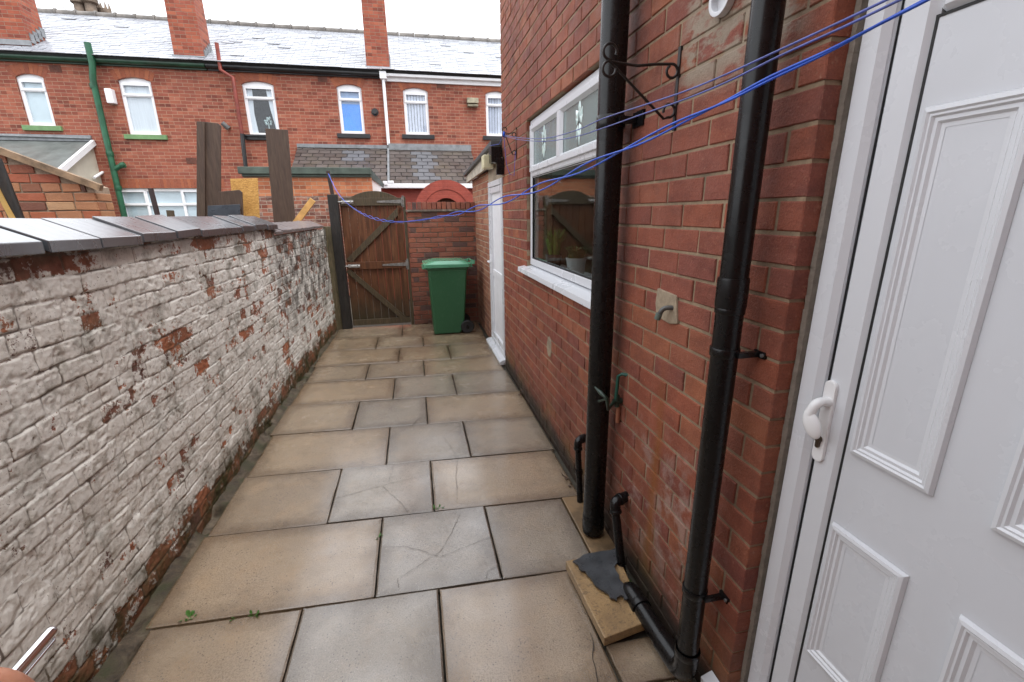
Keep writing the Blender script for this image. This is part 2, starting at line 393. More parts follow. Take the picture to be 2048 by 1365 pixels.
# cracks
ck = MB()
def crack(pts, wd=.002):
    P = [PZ(*p) for p in pts]; Q = [P[0]]
    for a, b in zip(P, P[1:]):
        n = max(2, int(np.linalg.norm(b-a) / .02))
        for i in range(1, n+1):
            q = a + (b-a)*i/n
            if i < n: q = q + np.array([random.uniform(-.004,.004), random.uniform(-.004,.004), 0])
            Q.append(q)
    L_, R_ = [], []
    for i, q in enumerate(Q):
        d = Q[min(i+1, len(Q)-1)] - Q[max(i-1, 0)]; d = d/np.linalg.norm(d); nn = np.array([-d[1], d[0], 0])
        ww = wd*random.uniform(.35, 1.1)/2; L_.append(q+nn*ww); R_.append(q-nn*ww)
    n = len(Q)
    ck.add([(p[0], p[1], .0055) for p in L_+R_], [(i, i+1, n+i+1, n+i) for i in range(n-1)])
crack([(920,1030),(905,1065),(880,1105),(870,1112)]); crack([(755,1095),(815,1095),(880,1115),(985,1075)]); crack([(870,1112),(795,1160)])
crack([(1000,1130),(975,1145),(972,1160)]); crack([(795,1158),(797,1178)])
crack([(766,975),(800,1005),(815,1025)]); crack([(667,1000),(775,970),(866,948)], .002); crack([(788,930),(778,965)], .002)
crack([(882,868),(895,885),(908,905),(915,918)]); crack([(858,830),(835,840),(826,852)], .005); crack([(838,888),(880,868)], .002)
crack([(915,920),(912,955),(915,1000)], .0025); crack([(1180,1268),(1187,1290),(1185,1320),(1195,1365),(1198,1400)], .006)
crack([(835,757),(850,775)], .002); crack([(912,938),(1000,930),(1110,905)], .0016)
struct(ck.build('paving_crack', simple('crack_dirt', (.06, .048, .036), .9, .3)))

# broken mortar verge along the foot of the white wall
nY, nX = 520, 22
yy = np.linspace(-1, 7.3, nY); xx = np.linspace(-1.37, -1.235, nX); X_, Y_ = np.meshgrid(xx, yy)
Z_ = -.012 + .045*(fbm(X_*9, Y_*9, 3, 5)-.5) + .05*np.clip((-1.27-X_)/.06, 0, 1)*fbm(X_*5, Y_*5, 9, 4)
Z_ += -.05*sstep(.56, .66, fbm(X_*6+4, Y_*3.1, 21, 3))
me = bpy.data.meshes.new('verge'); me.from_pydata(np.stack([X_, Y_, Z_], -1).reshape(-1, 3).tolist(), [], [(j*nX+i, j*nX+i+1, (j+1)*nX+i+1, (j+1)*nX+i) for j in range(nY-1) for i in range(nX-1)])
vm = N('mossy_rubble'); k = vm.noise(14, 6, .7); c = vm.ramp(k, [(.3, (.02, .016, .011)), (.5, (.10, .075, .05)), (.68, (.27, .21, .15))])
c = vm.mix(vm.mr(vm.noise(7, 5, .7), .46, .62, 0, .85), c, (.028, .036, .010)); c = vm.mix(vm.mr(vm.noise(90, 3), .5, .7, 0, .5), c, (.06, .05, .04))
me.materials.append(vm.out(c, .6, vm.bump(vm.noise(110, 5, .7), .8, .008), .4)); me.polygons.foreach_set('use_smooth', [True]*len(me.polygons))
vo_ = bpy.data.objects.new('verge', me); COL.objects.link(vo_); struct(vo_)
# gully bed between the slabs and the house wall
gb = MB(); gb.add([(.63, -.8, -.03), (.97, -.8, -.03), (.97, 5.05, -.03), (.63, 5.05, -.03)], [(0, 1, 2, 3)])
struct(gb.build('gully', gmat))
# stained concrete haunch round the foot of the pipes
hb = MB(); hb.prism([(.806, 2.36), (.955, 2.40), (.955, 1.80), (.90, 1.79), (.806, 1.80)], 'z', -.04, -.006)
struct(hb.build('concrete', simple('orange_concrete', (.21, .135, .07), .45, .4, 9, .5, 120, .003, dirt=((.045, .036, .026), 5, .95)), bevel=.006))

# ------------------------------------------------------------------ whitewashed boundary wall
wm = N('flaking_whitewash')
pa = wm.attr('paint'); ra = wm.attr('rnd'); ja = wm.attr('joint')
x, y, z = wm.xyz()
brick = wm.ramp(ra, [(0, (.38, .13, .07)), (.3, (.48, .18, .09)), (.5, (.27, .105, .07)), (.7, (.50, .21, .115)), (.85, (.17, .095, .08)), (1, (.42, .16, .09))])
brick = wm.mix(wm.mr(wm.noise(40, 5, .7), .4, .75, 0, .6), brick, wm.mix(1., brick, (.45, .40, .38), 'MULTIPLY'))
old = wm.mix(wm.noise(60, 4, .7), (.12, .09, .065), (.30, .23, .165))
brick = wm.mix(ja, brick, old)
wash = wm.mix(wm.noise(5, 5, .6), (.71, .685, .635), (.85, .835, .79))
wash = wm.mix(wm.mr(wm.noise(18, 6, .7), .54, .72, 0, .55), wash, (.42, .36, .295))
wash = wm.mix(wm.mr(wm.noise(2.2, 6, .7, vec=wm.vec((1, 1, .45))), .54, .72, 0, .4), wash, (.44, .36, .28))
wash = wm.mix(wm.math('MULTIPLY', wm.mr(ja, .55, 1.), wm.mr(wm.noise(7, 4, .6), .40, .60, .12, .9)), wash, (.11, .08, .06))
edge = wm.math('ADD', pa, wm.math('ADD', wm.math('MULTIPLY', wm.math('SUBTRACT', wm.noise(44, 6, .76), .5), .95), wm.math('MULTIPLY', wm.math('SUBTRACT', wm.noise(210, 3, .7), .5), .22)))
pf = wm.mr(edge, .485, .515)
c = wm.mix(pf, brick, wash)
# dark specks where flakes have lifted
c = wm.mix(wm.math('MULTIPLY', wm.mr(wm.noise(75, 4, .65), .62, .66, 0, .85), wm.mr(wm.noise(6, 3), .40, .58)), c, (.13, .075, .05))
moss = wm.math('ADD', wm.mr(z, 0.0, .30, .75, 0), wm.mr(wm.noise(4.5, 6, .7), .40, .68, -.30, .55))
moss = wm.math('MULTIPLY', moss, wm.mr(y, .8, 3.4, .8, 1.25), clamp=True)
c = wm.mix(moss, c, wm.mix(wm.noise(30, 4), (.018, .018, .010), (.085, .075, .022)))
soot = wm.math('MULTIPLY', wm.mr(y, 4.5, 5.0), wm.math('MULTIPLY', wm.mr(wm.noise(7, 5, .7, vec=wm.vec((1, 1, .8))), .40, .56), wm.mr(z, .45, .85)))
c = wm.mix(wm.math('MULTIPLY', soot, .8), c, (.045, .036, .028))
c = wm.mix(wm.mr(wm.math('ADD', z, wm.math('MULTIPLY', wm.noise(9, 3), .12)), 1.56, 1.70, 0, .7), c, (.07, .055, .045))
nb = wm.bump(wm.noise(170, 5, .75), .7, .004); nb = wm.bump(wm.noise(45, 5, .75), .22, .004, nb); nb = wm.bump(edge, .5, .004, nb)
WASH = wm.out(c, wm.mix(pf, (.7,)*3, (.55,)*3), nb, .35)

def old_wall(name, y0, y1, ztop, xf, parent, near, seed, flake):
    ys = [y0]
    while ys[-1] < y1:
        q = ys[-1]; ys.append(q + (.004*max(1., abs(q)/1.3) if q > .85 else .03))
    ys[-1] = y1; ys = np.array(ys); zs = np.arange(-.04, ztop + .001, .0052)
    Y, Z = np.meshgrid(ys, zs)
    CH = .0785
    yw = Y + .012*(fbm(Y*3.1, Z*5, seed+1, 3)-.5)*2; zw = Z + .011*(fbm(Y*2.3, Z*3, seed+2, 3)-.5)*2 + .004*(vnoise(Y*14, Z*14, seed+5)-.5)*2
    r = np.floor((zw+.05)/CH).astype(int); hdr = (r % 4 == 1)
    bl = np.where(hdr, .1145, .229); off = np.where(hdr, .057, np.where(r % 2 == 0, 0., .1145)) + _hash(r, r*0, seed)*.05
    ci = np.floor((yw+off)/bl).astype(int); u = (yw+off) - ci*bl; v = (zw+.05) - r*CH
    rnd = _hash(ci, r, seed+7); rnd2 = _hash(ci, r, seed+8); rnd3 = _hash(ci, r, seed+9)
    jw = .0008 + .0045*vnoise(Y*9, Z*9, seed+3)**2
    du = np.minimum(u, bl-u) - jw; dv = np.minimum(v, CH-v) - jw
    d = np.minimum(du, dv) - np.clip(.012-np.hypot(np.clip(.014-du, 0, 1), np.clip(.014-dv, 0, 1)), -.02, 0)*-.5
    d = d + .004*(fbm(Y*40, Z*40, seed+4, 3)-.5)*2
    prof = sstep(-.001, .0034, d)
    fill = sstep(.30, .58, fbm(Y*2.2, Z*2.2, seed+31, 3))          # joints clogged with paint
    H = prof*(.0062 - .0036*fill) + (rnd2-.5)*.006*prof + .012*(fbm(Y*1.3, Z*1.3, seed+11, 3)-.5)*2
    H += .0012*(fbm(Y*18, Z*18, seed+12, 4)-.5)*2 + .0024*(fbm(Y*60, Z*60, seed+13, 4)-.5)*2 - .003*sstep(.64, .72, fbm(Y*34, Z*34, seed+44, 3))
    H -= .004*sstep(.60, .75, fbm(Y*11, Z*14, seed+14, 3))*prof
    pt = .785 + .50*(fbm(Y*3.4, Z*4.2, seed+15, 5)-.5) + .62*(fbm(Y*15, Z*19, seed+16, 4)-.5) + .14*(fbm(Y*60, Z*70, seed+19, 3)-.5)
    pt -= .20*(rnd3 > flake)*sstep(.0, .5, prof)
    pt -= .40*sstep(.26, .02, Z) + .14*sstep(.62, .45, Z)*0 + .24*sstep(ztop-.14, ztop-.03, Z)*(fbm(Y*3, Z*3, seed+18, 2) > .42)
    pt -= .10*(1-prof)
    pt -= .10*sstep(2.4, 4.6, Y)
    H -= .0028*(pt < .5)
    vs_ = np.stack([xf + H + .02*np.clip(Y-4.87, 0, 9), Y, Z], -1).reshape(-1, 3); n0, n1 = len(zs), len(ys)
    idx = np.arange(n0*n1).reshape(n0, n1)
    q = np.stack([idx[:-1, :-1], idx[:-1, 1:], idx[1:, 1:], idx[1:, :-1]], -1).reshape(-1, 4)
    me = bpy.data.meshes.new(name); L = ORG[parent.name]; vs_ = vs_ - np.array(L)
    nv = len(vs_); me.vertices.add(nv); me.vertices.foreach_set('co', vs_.ravel())
    me.loops.add(q.size); me.loops.foreach_set('vertex_index', q.ravel().astype(np.int32))
    me.polygons.add(len(q)); me.polygons.foreach_set('loop_start', np.arange(0, q.size, 4, dtype=np.int32))
    me.polygons.foreach_set('use_smooth', [True]*len(q)); me.update()
    for nm, ar in (('paint', pt), ('rnd', rnd), ('joint', 1-prof)):
        me.attributes.new(nm, 'FLOAT', 'POINT').data.foreach_set('value', ar.ravel().astype(np.float32))
    # back and ends so that the wall is solid
    bmm = MB(); bmm.box(xf-.24, xf-.02, y0, y1, -.05, ztop)
    bmesh_o = len(me.vertices)
    me.materials.append(WASH); o = bpy.data.objects.new(name, me); COL.objects.link(o); o.parent = parent; ORG[o.name] = L
    return bmm
bw = thing('boundary_wall', (-1.34, 1.5, 0), 'whitewashed old brick yard wall with flaking paint and dark slate coping, left of the paving', 'wall')
core = simple('old_brick_core', (.26, .11, .07), .8, .4, 12)
c1_ = old_wall('brickwork', -1., 4.87, 1.615, -1.326, bw, True, 100, .83)
c2_ = old_wall('brickwork', 4.87, 7.27, 1.545, -1.330, bw, False, 300, .74)
cb = MB(); cb.v, cb.f, cb.m, cb.r, cb.s = c1_.v, c1_.f, c1_.m, c1_.r, c1_.s
cb.box(-1.60, -1.375, 4.87, 7.22, -.05, 1.54); cb.build('wall_core', core, bw)
sm = N('wet_slate_coping'); k = sm.noise(9, 6, .65); c = sm.mix(k, (.04, .047, .056), (.095, .105, .12))
c = sm.mix(sm.mr(sm.noise(26, 5, .7), .60, .72, 0, .5), c, (.13, .13, .08))
COPE = sm.out(c, sm.mr(sm.noise(7, 5, .6, vec=sm.vec((1, 3, 1))), .3, .7, .22, .42), sm.bump(sm.noise(40, 5, .7), .2, .002), 1., 1., .17, cior=1.8)
sm2 = N('weathered_slate_coping'); k = sm2.noise(9, 6, .65); c = sm2.mix(k, (.10, .085, .085), (.22, .19, .185))
COPE2 = sm2.out(c, sm2.mr(sm2.noise(9, 5), .3, .7, .3, .5), sm2.bump(sm2.noise(20, 5), .4, .006), .5, .3, .2)
def coping(y0, y1, zf, mat, gap=.006, tilt=.084, th=.044, x0=-1.485, x1=-1.290):
    m = MB(); dz = random.uniform(-.004, .005); dx = random.uniform(-.006, .006); ww = random.uniform(-.004, .004)
    def r(y, k): return [(x0+dx, y, zf+tilt-th+dz+k), (x1+dx, y, zf-th+dz+k), (x1+dx, y, zf+dz+k), (x0+dx, y, zf+tilt+dz+k)]
    m.loft([r(y0+gap, -ww), r((y0+y1)/2, 0), r(y1-gap, ww)]); m.build('coping_stone', mat, bw, bevel=.004)
ys = [-1, -.66, -.32, .02, .36, .70, 1.04, 1.34, 1.645, 1.955, 2.255, 2.564, 2.905, 3.21, 3.561, 3.949, 4.25, 4.58, 4.90]
for i in range(len(ys)-1): coping(ys[i], ys[i+1], 1.652 + .004*math.sin(i*1.7), COPE, gap=.008 if i != 10 else .002)
yq = np.linspace(4.78, 7.24, 12)
for i in range(11): coping(yq[i], yq[i+1], 1.585, COPE2, tilt=.075, th=.03, x0=-1.47, x1=-1.278)
# ------------------------------------------------------------------ brick layers
def lay(mb, org, u, nrm, s0, s1, z0, z1, course, bl, zref, sref, holes=(), joint=.011, proud=.005, cham=.003, jit=.0012, depth=.03, rndf=None, skew=0.):
    org = np.array(org, float); u = np.array(u, float); nrm = np.array(nrm, float); up = np.array([0, 0, 1.])
    k0 = int(math.floor((z0 - zref) / course)); k1 = int(math.ceil((z1 - zref) / course))
    for k in range(k0, k1):
        a, b = zref + k*course + joint/2, zref + (k+1)*course - joint/2
        a = max(a, z0); b = min(b, z1)
        if b - a < .012: continue
        off = sref + (bl/2 if k % 2 else 0)
        i0 = int(math.floor((s0 - off)/bl)); i1 = int(math.ceil((s1 - off)/bl))
        for i in range(i0, i1):
            p, q = max(off + i*bl + joint/2, s0), min(off + (i+1)*bl - joint/2, s1)
            segs = [(p, q)]
            for (hs0, hs1, hz0, hz1) in holes:
                if min(b, hz1) - max(a, hz0) > .3*(b-a):
                    ns = []
                    for (p_, q_) in segs:
                        if q_ <= hs0 or p_ >= hs1: ns.append((p_, q_)); continue
                        if p_ < hs0: ns.append((p_, hs0))
                        if q_ > hs1: ns.append((hs1, q_))
                    segs = ns
            for (p_, q_) in segs:
                if q_ - p_ < .006: continue
                j = [random.uniform(-jit, jit) for _ in range(8)]; o = proud + random.uniform(-.0018, .0018); tl = random.uniform(-.0012, .0012)
                r = random.random() if rndf is None else rndf(i, k)
                def R(ins, out): return [org + u*(s_+ds) + up*(z_+dz) + nrm*(out+tl*w) for s_, z_, ds, dz, w in ((p_+ins, a+ins, j[0], j[1], 1), (q_-ins, a+ins, j[2], j[3], -1), (q_-ins, b-ins, j[4], j[5], -1), (p_+ins, b-ins, j[6], j[7], 1))]
                r0, r1, r2 = R(0, -depth), R(0, o-cham), R(cham, o)
                mb.add(r0+r1+r2, [(0, 1, 5, 4), (1, 2, 6, 5), (2, 3, 7, 6), (3, 0, 4, 7), (4, 5, 9, 8), (5, 6, 10, 9), (6, 7, 11, 10), (7, 4, 8, 11), (8, 9, 10, 11)], r)

XR = .96
def house_stain(n, c):
    x, y, z = n.xyz()
    def band(v, a, b, f): return n.math('MULTIPLY', n.mr(v, a-f, a+f), n.mr(v, b-f, b+f, 1, 0))
    c = n.mix(n.mr(n.noise(1.15, 6, .68), .44, .66, 0, .75), c, n.mix(1., c, (.60, .54, .54), 'MULTIPLY'))
    # lime bloom low down between the pipes
    m = n.math('MULTIPLY', band(y, 1.18, 1.86, .14), band(z, .12, .78, .14))
    m = n.math('MULTIPLY', m, n.mr(n.noise(8, 6, .72, vec=n.vec((1, 1.2, 1))), .49, .60))
    c = n.mix(n.math('MULTIPLY', m, .33), c, (.50, .43, .38))
    # rust run
    yy = n.math('ADD', y, n.math('MULTIPLY', n.math('SUBTRACT', n.noise(3, 3), .5), .05))
    yy = n.math('ADD', yy, n.math('MULTIPLY', n.math('SUBTRACT', z, .5), .02))
    m = n.math('MULTIPLY', band(yy, 1.525, 1.575, .022), band(z, .02, 1.0, .22)); m = n.math('MULTIPLY', m, n.mr(n.noise(16, 4, .6, vec=n.vec((1, 1, .25))), .2, .5))
    c = n.mix(n.math('MULTIPLY', m, .8), c, (.25, .08, .016))
    # cement smeared over the patched bricks high up
    m = n.math('MULTIPLY', band(y, 1.08, 1.60, .05), band(z, 2.12, 2.62, .05))
    m = n.math('MULTIPLY', m, n.mr(n.noise(7.5, 5, .62, vec=n.vec((1, 1, 2.2), (3, 1, 2))), .40, .50))
    c = n.mix(n.math('MULTIPLY', m, .92), c, n.mix(n.noise(30, 4), (.27, .215, .16), (.37, .31, .235)))
    # algae and damp along the foot
    m = n.math('MULTIPLY', n.mr(z, .05, .42, 1, 0), n.mr(n.noise(5, 5, .7), .30, .56))
    c = n.mix(n.math('MULTIPLY', m, .8), c, n.mix(n.mr(n.noise(3, 3), .4, .6), (.045, .030, .022), (.11, .088, .024)))
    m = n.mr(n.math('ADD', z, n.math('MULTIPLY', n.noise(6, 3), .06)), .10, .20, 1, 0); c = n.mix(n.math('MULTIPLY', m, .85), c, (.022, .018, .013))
    # darker mottled streak up the wall behind the soil pipe
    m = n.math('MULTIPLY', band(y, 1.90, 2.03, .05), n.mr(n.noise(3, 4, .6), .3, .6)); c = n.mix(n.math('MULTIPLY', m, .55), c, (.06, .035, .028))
    return c
BR = brick_attr('red_wirecut_brick', [(.345, .10, .052), (.30, .088, .048), (.25, .074, .05), (.37, .124, .058), (.28, .084, .055), (.325, .092, .046)], .72, bs=.7, dark=.6, extra=house_stain)
MO = mortar_mat('sandy_mortar', (.345, .255, .165), extra=house_stain)

house = thing('brick_house', (1.1, 1., 0), 'red brick house with white plastic window and door, right of the paving', 'house')
WY0, WY1, WZ0, WZ1 = 2.20, 3.86, 1.262, 2.452      # window opening
DY0, DY1, DZ1 = -.06, .984, 2.30                     # door opening
YE = 4.90
m = MB(); xm = XR + .0
def mort(y0, y1, z0, z1): m.box(xm, xm+.22, y0, y1, z0, z1)
mort(-1.6, DY0-.004, 0, 5.2); mort(DY0-.004, DY1+.004, DZ1, 5.2); mort(DY1+.004, WY0, -.05, 5.2)
mort(WY0, WY1, -.05, WZ0); mort(WY0, WY1, WZ1, 5.2); mort(WY1, YE-.003, -.05, 5.2)
m.build('mortar', MO, house)
m = MB()
lay(m, (XR, 0, 0), (0, 1, 0), (-1, 0, 0), -1.6, YE, -.02, 5.2, .0862, .2225, 1.671, 1.404 - .1112,
    holes=[(WY0, WY1, WZ0, WZ1), (DY0, DY1, 0, DZ1)], depth=.10)
# bricks returning at the far corner
lay(m, (0, YE, 0), (1, 0, 0), (0, 1, 0), XR+.002, XR+.24, -.02, 5.2, .0862, .2225, 1.671, .96, depth=.09)
m.build('wall', BR, house)
# roof and far side, out of the picture above
rf = MB(); rf.loft([[(XR-.25, y, 5.2), (XR-.25, y, 5.3), (4., y, 7.2), (4., y, 7.1)] for y in (-1.7, YE+.1)])
rf.build('roof', simple('dark_roof_tile', (.06, .055, .055), .5, .3), house)
bk_ = MB(); bk_.box(-5.5, XR-.002, -2.05, -1.75, 0, 4.9); bk_.build('added_shade_wall', brick_tex('shade_wall_brick', (.30, .09, .05), (.25, .075, .045), (.33, .25, .17)), house)  # unseen wall behind the camera, added to shade the near end
sh = MB(); sh.box(3.9, 4., -1.6, YE, 0, 7.1); sh.box(XR+.22, 3.9, YE-.12, YE-.02, 0, 5.2); sh.box(XR+.22, 3.9, -1.6, -1.5, 0, 5.2)
sh.box(XR+.22, 3.9, -1.5, YE-.12, -.05, .02); sh.box(XR+.22, 3.9, -1.5, YE-.12, 2.6, 2.7); sh.box(2.6, 2.7, 1.2, YE-.12, .02, 2.6); sh.box(XR+.22, 2.6, 1.2, 1.3, .02, 2.6)
sh.build('inner_wall', simple('kitchen_plaster', (.45, .42, .37), .8, .1), house)

# --- kitchen window
def frame_rect(mb, x0, x1, ya, yb, za, zb, w):
    # rectangular profile frame lying in a plane of constant x
    mb.box(x0, x1, ya, yb, za, za+w); mb.box(x0, x1, ya, yb, zb-w, zb)
    mb.box(x0+.0005, x1-.0005, ya, ya+w, za+w, zb-w); mb.box(x0+.0005, x1-.0005, yb-w, yb, za+w, zb-w)
def splay(mb, xo, xi, ya, yb, za, zb, w):
    # sloping bead around an opening: outer edge at depth xo, inner edge at xi
    a = [(ya, za), (yb, za), (yb, zb), (ya, zb)]; b = [(ya+w, za+w), (yb-w, za+w), (yb-w, zb-w), (ya+w, zb-w)]
    vs = [(xo, p[0], p[1]) for p in a] + [(xi, p[0], p[1]) for p in b]
    mb.add(vs, [(i, (i+1) % 4, 4+(i+1) % 4, 4+i) for i in range(4)])
wf = MB(); X0 = XR + .028
frame_rect(wf, X0, X0+.06, WY0+.006, WY1-.008, WZ0+.035, WZ1-.012, .052)
TZ = PX(1060, 345, XR+.03)[2]                        # transom height
wf.box(X0-.001, X0+.061, WY0+.058, WY1-.060, TZ-.035, TZ+.02)
win = wf.build('window', UPVC, house, bevel=.004)
MY = 3.06                                            # mullion
mm = MB(); mm.box(X0+.0008, X0+.058, MY-.022, MY+.022, TZ+.022, WZ1-.066); mm.build('mullion', UPVC, win, bevel=.004)
for (ya, yb) in ((WY0+.050, MY+.004), (MY-.004, WY1-.052)):
    sb = MB(); frame_rect(sb, X0-.018, X0+.03, ya, yb, TZ-.005, WZ1-.052, .036); splay(sb, X0-.016, X0+.004, ya+.036, yb-.036, TZ+.031, WZ1-.088, .016)
    sb.build('sash', UPVC, win, bevel=.004)
    g = MB(); g.box(X0+.006, X0+.012, ya+.045, yb-.045, TZ+.04, WZ1-.097); g.build('pane', glass('leaded_glass', (.70, .80, .78), .16, .5, .12, .22), win)
gk = MB(); frame_rect(gk, X0+.004, X0+.02, WY0+.056, WY1-.058, WZ0+.085, TZ-.034, .012); gk.build('gasket', RUBBER, win)
bd_ = MB(); splay(bd_, X0-.001, X0+.010, WY0+.052, WY1-.054, WZ0+.081, TZ-.034, .016); bd_.build('glazing_bead', UPVC, win)
g = MB(); g.box(X0+.014, X0+.02, WY0+.06, WY1-.06, WZ0+.09, TZ-.035); g.build('pane', GLASS, win)
s_ = MB(); s_.prism([(XR+.09, WZ0+.034), (XR-.062, WZ0+.006), (XR-.066, WZ0-.03), (XR-.058, WZ0-.034), (XR-.05, WZ0-.01), (XR+.09, WZ0+.0)], 'y', WY0-.09, WY1+.085)
s_.build('sill', UPVC, win, bevel=.003)
ins = MB(); ins.box(XR+.10, XR+.36, WY0-.1, WY1+.1, WZ0-.03, WZ0+.012); ins.build('inner_sill', UPVC, house)
# bevelled glass flowers stuck on the top lights
fm = N('bevelled_glass'); FLOW = fm.out((.55, .70, .67), .08, None, .8, .6, .05)
def flower(cy, cz, s):
    f = MB()
    for ang, L_, wd in ((90, .13, .022), (55, .08, .03), (125, .08, .03), (20, .06, .026), (160, .06, .026), (-60, .09, .026), (-120, .075, .024), (-90, .12, .022)):
        a = rad(ang + random.uniform(-6, 6)); d = (math.cos(a), math.sin(a)); e = (-d[1], d[0]); L_ *= s; w_ = wd*s
        def p(t, k, x): return (X0+.006-x, cy+d[0]*t*L_+e[0]*k*w_, cz+d[1]*t*L_+e[1]*k*w_)
        f.add([p(.12, 0, 0), p(.5, 1, 0), p(1, 0, 0), p(.5, -1, 0), p(.5, 0, .007)], [(0, 1, 4), (1, 2, 4), (2, 3, 4), (3, 0, 4)])
    f.build('glass_flower', FLOW, win)
    l = MB(); l.box(X0+.0035, X0+.0055, cy-.003, cy+.003, TZ+.04, WZ1-.10); l.build('lead_strip', IRON, win)
flower(3.47, TZ+.185, 1.15); flower(2.73, TZ+.185, 1.15)

# --- back door on the right
XF = XR + .052                                       # face of the door frame
CZ = .135
df = MB()
df.box(XF, XF+.07, DY1-.082, DY1-.012, CZ, DZ1); df.box(XF, XF+.07, DY0+.012, DY0+.082, CZ, DZ1); df.box(XF+.0005, XF+.07, DY0+.082, DY1-.082, DZ1-.09, DZ1)
frm = df.build('door_frame', UPVC, house, bevel=.014, seg=1)
sl_ = MB()
pts = [(DY1-.001, 0)]
for i in range(60):
    sl_.hexa([(XF-.003+random.uniform(-.001, .001), DY1-.0115+random.uniform(-.002,.001), .05+i*.0375), (XF+.03, DY1-.0125, .05+i*.0375), (XF+.01, DY1+.001, .05+i*.0375), (XF-.007+random.uniform(-.002,.002), DY1-.0005, .05+i*.0375)],
             [(XF-.003+random.uniform(-.001, .001), DY1-.0115+random.uniform(-.002,.001), .05+(i+1)*.0375), (XF+.03, DY1-.0125, .05+(i+1)*.0375), (XF+.01, DY1+.001, .05+(i+1)*.0375), (XF-.007+random.uniform(-.002,.002), DY1-.0005, .05+(i+1)*.0375)])
sl_.build('sealant', mortar_mat('grey_sealant', (.26, .225, .185)), house)
rb_ = MB(); rb_.box(XF+.0235, XF+.05, DY1-.0855, DY1-.0815, CZ, DZ1-.09); rb_.build('gasket', RUBBER, frm)
# leaf: stile ring and flat panel with raised mouldings
LY0, LY1, LZ0, LZ1 = DY0+.09, DY1-.0852, CZ+.01, DZ1-.098
dl = MB(); XL = XF + .014
LZ1 = PX(1876, 24, XL)[2] + .075
w_ = .080
dl.box(XL, XL+.06, LY1-w_, LY1, LZ0, LZ1); dl.box(XL, XL+.06, LY0, LY0+w_, LZ0, LZ1)
dl.box(XL+.0003, XL+.06, LY0+w_, LY1-w_, LZ1-w_, LZ1); dl.box(XL+.0003, XL+.06, LY0+w_, LY1-w_, LZ0, LZ0+w_)
leaf = dl.build('door', UPVC, house, bevel=.014, seg=1)
rb_ = MB(); frame_rect(rb_, XL+.006, XL+.05, LY0+w_-.002, LY1-w_+.002, LZ0+w_-.002, LZ1-w_+.002, .0055); rb_.build('gasket', RUBBER, leaf)
pn = MB(); pn.box(XL+.008, XL+.04, LY0+w_+.0035, LY1-w_-.0035, LZ0+w_+.0035, LZ1-w_-.0035); pn.build('door_panel', white_plastic('white_door_panel', (.61, .625, .655), .26), leaf)
hd = MB(); hd.box(XF+.02, XF+.06, DY0+.083, DY1-.083, LZ1+.004, DZ1-.091); hd.build('head_panel', UPVC, frm)
def moulding(ya, yb, za, zb):
    mo = MB(); prof = [(0, .001), (.004, .011), (.012, .0135), (.016, .010), (.020, .0105), (.024, .0055), (.031, .0062), (.036, .001), (.044, .0008)]
    xs_ = XL + .008
    rings = []
    for ins_, h in prof: rings.append([(xs_-h, ya+ins_, za+ins_), (xs_-h, yb-ins_, za+ins_), (xs_-h, yb-ins_, zb-ins_), (xs_-h, ya+ins_, zb-ins_)])
    mo.loft(rings, caps=False); mo.build('panel_moulding', UPVC, leaf)
XX = XL + .006
a, b, c_, d_ = PX(1853, 215, XX), PX(1702, 905, XX), PX(1868, 985, XX), PX(1985, 1045, XX)
e_, f_, g_ = PX(1667, 1043, XX), PX(1614, 1300, XX), PX(1820, 1147, XX)
pw = a[1] - c_[1]; gap = c_[1] - d_[1]
moulding(c_[1], a[1], b[2], a[2]); moulding(d_[1]-pw, d_[1], b[2], a[2])
moulding(g_[1], e_[1], f_[2], e_[2]); moulding(g_[1]-gap-pw, g_[1]-gap, f_[2], e_[2])
# handle
H_ = PX(1650, 840, XL); hy = H_[1] - .004; hz = H_[2]
hb_ = MB(); hb_.prism([(p[0]+hy, p[1]+hz) for p in rrect(-.0165, .0165, -.118, .112, .016, 5)], 'x', XL-.010, XL+.001)
han = hb_.build('door_handle', white_plastic('white_handle', (.80, .80, .80), .22), leaf, bevel=.0035)
lv = MB(); lv.tube(elbow((XL-.006, hy-.004, hz+.055), (XL-.046, hy-.002, hz+.058), (XL-.050, hy+.006, hz+.022), .022), [.0125]*8+[.014], 14)
lv.ball((XL-.050, hy-.006, hz-.004), .011, .021, .038, 24, 16, rot=Matrix.Rotation(rad(20), 3, 'Z') @ Matrix.Rotation(rad(-24), 3, 'X'))
o = lv.build('lever', han.data.materials[0], leaf)
lk = MB(); lk.tube([(XL-.018, hy, hz-.052), (XL-.006, hy, hz-.052)], .0088, 16); lk.prism([(p[0]+hy, p[1]+hz-.063) for p in rrect(-.0052, .0052, -.014, .008, .005, 3)], 'x', XL-.017, XL-.006)
lk.build('lock_cylinder', simple('brown_brass', (.10, .075, .055), .35, .2, metal=.8), leaf)
th = MB(); th.prism([(XR-.045, .06), (XR-.05, .106), (XR-.02, .122), (XF+.07, .134), (XF+.07, 0.06)], 'y', DY0-.02, DY1-.015); th.prism([(XR-.045, .06), (XR-.05, .106), (XR-.02, .120), (XR-.0065, .124), (XR-.0065, 0.06)], 'y', DY1-.015, DY1+.075); th.box(XR+.0, XF+.05, DY0-.02, DY1-.016, 0, .059)
th.build('threshold', UPVC, house, bevel=.004)

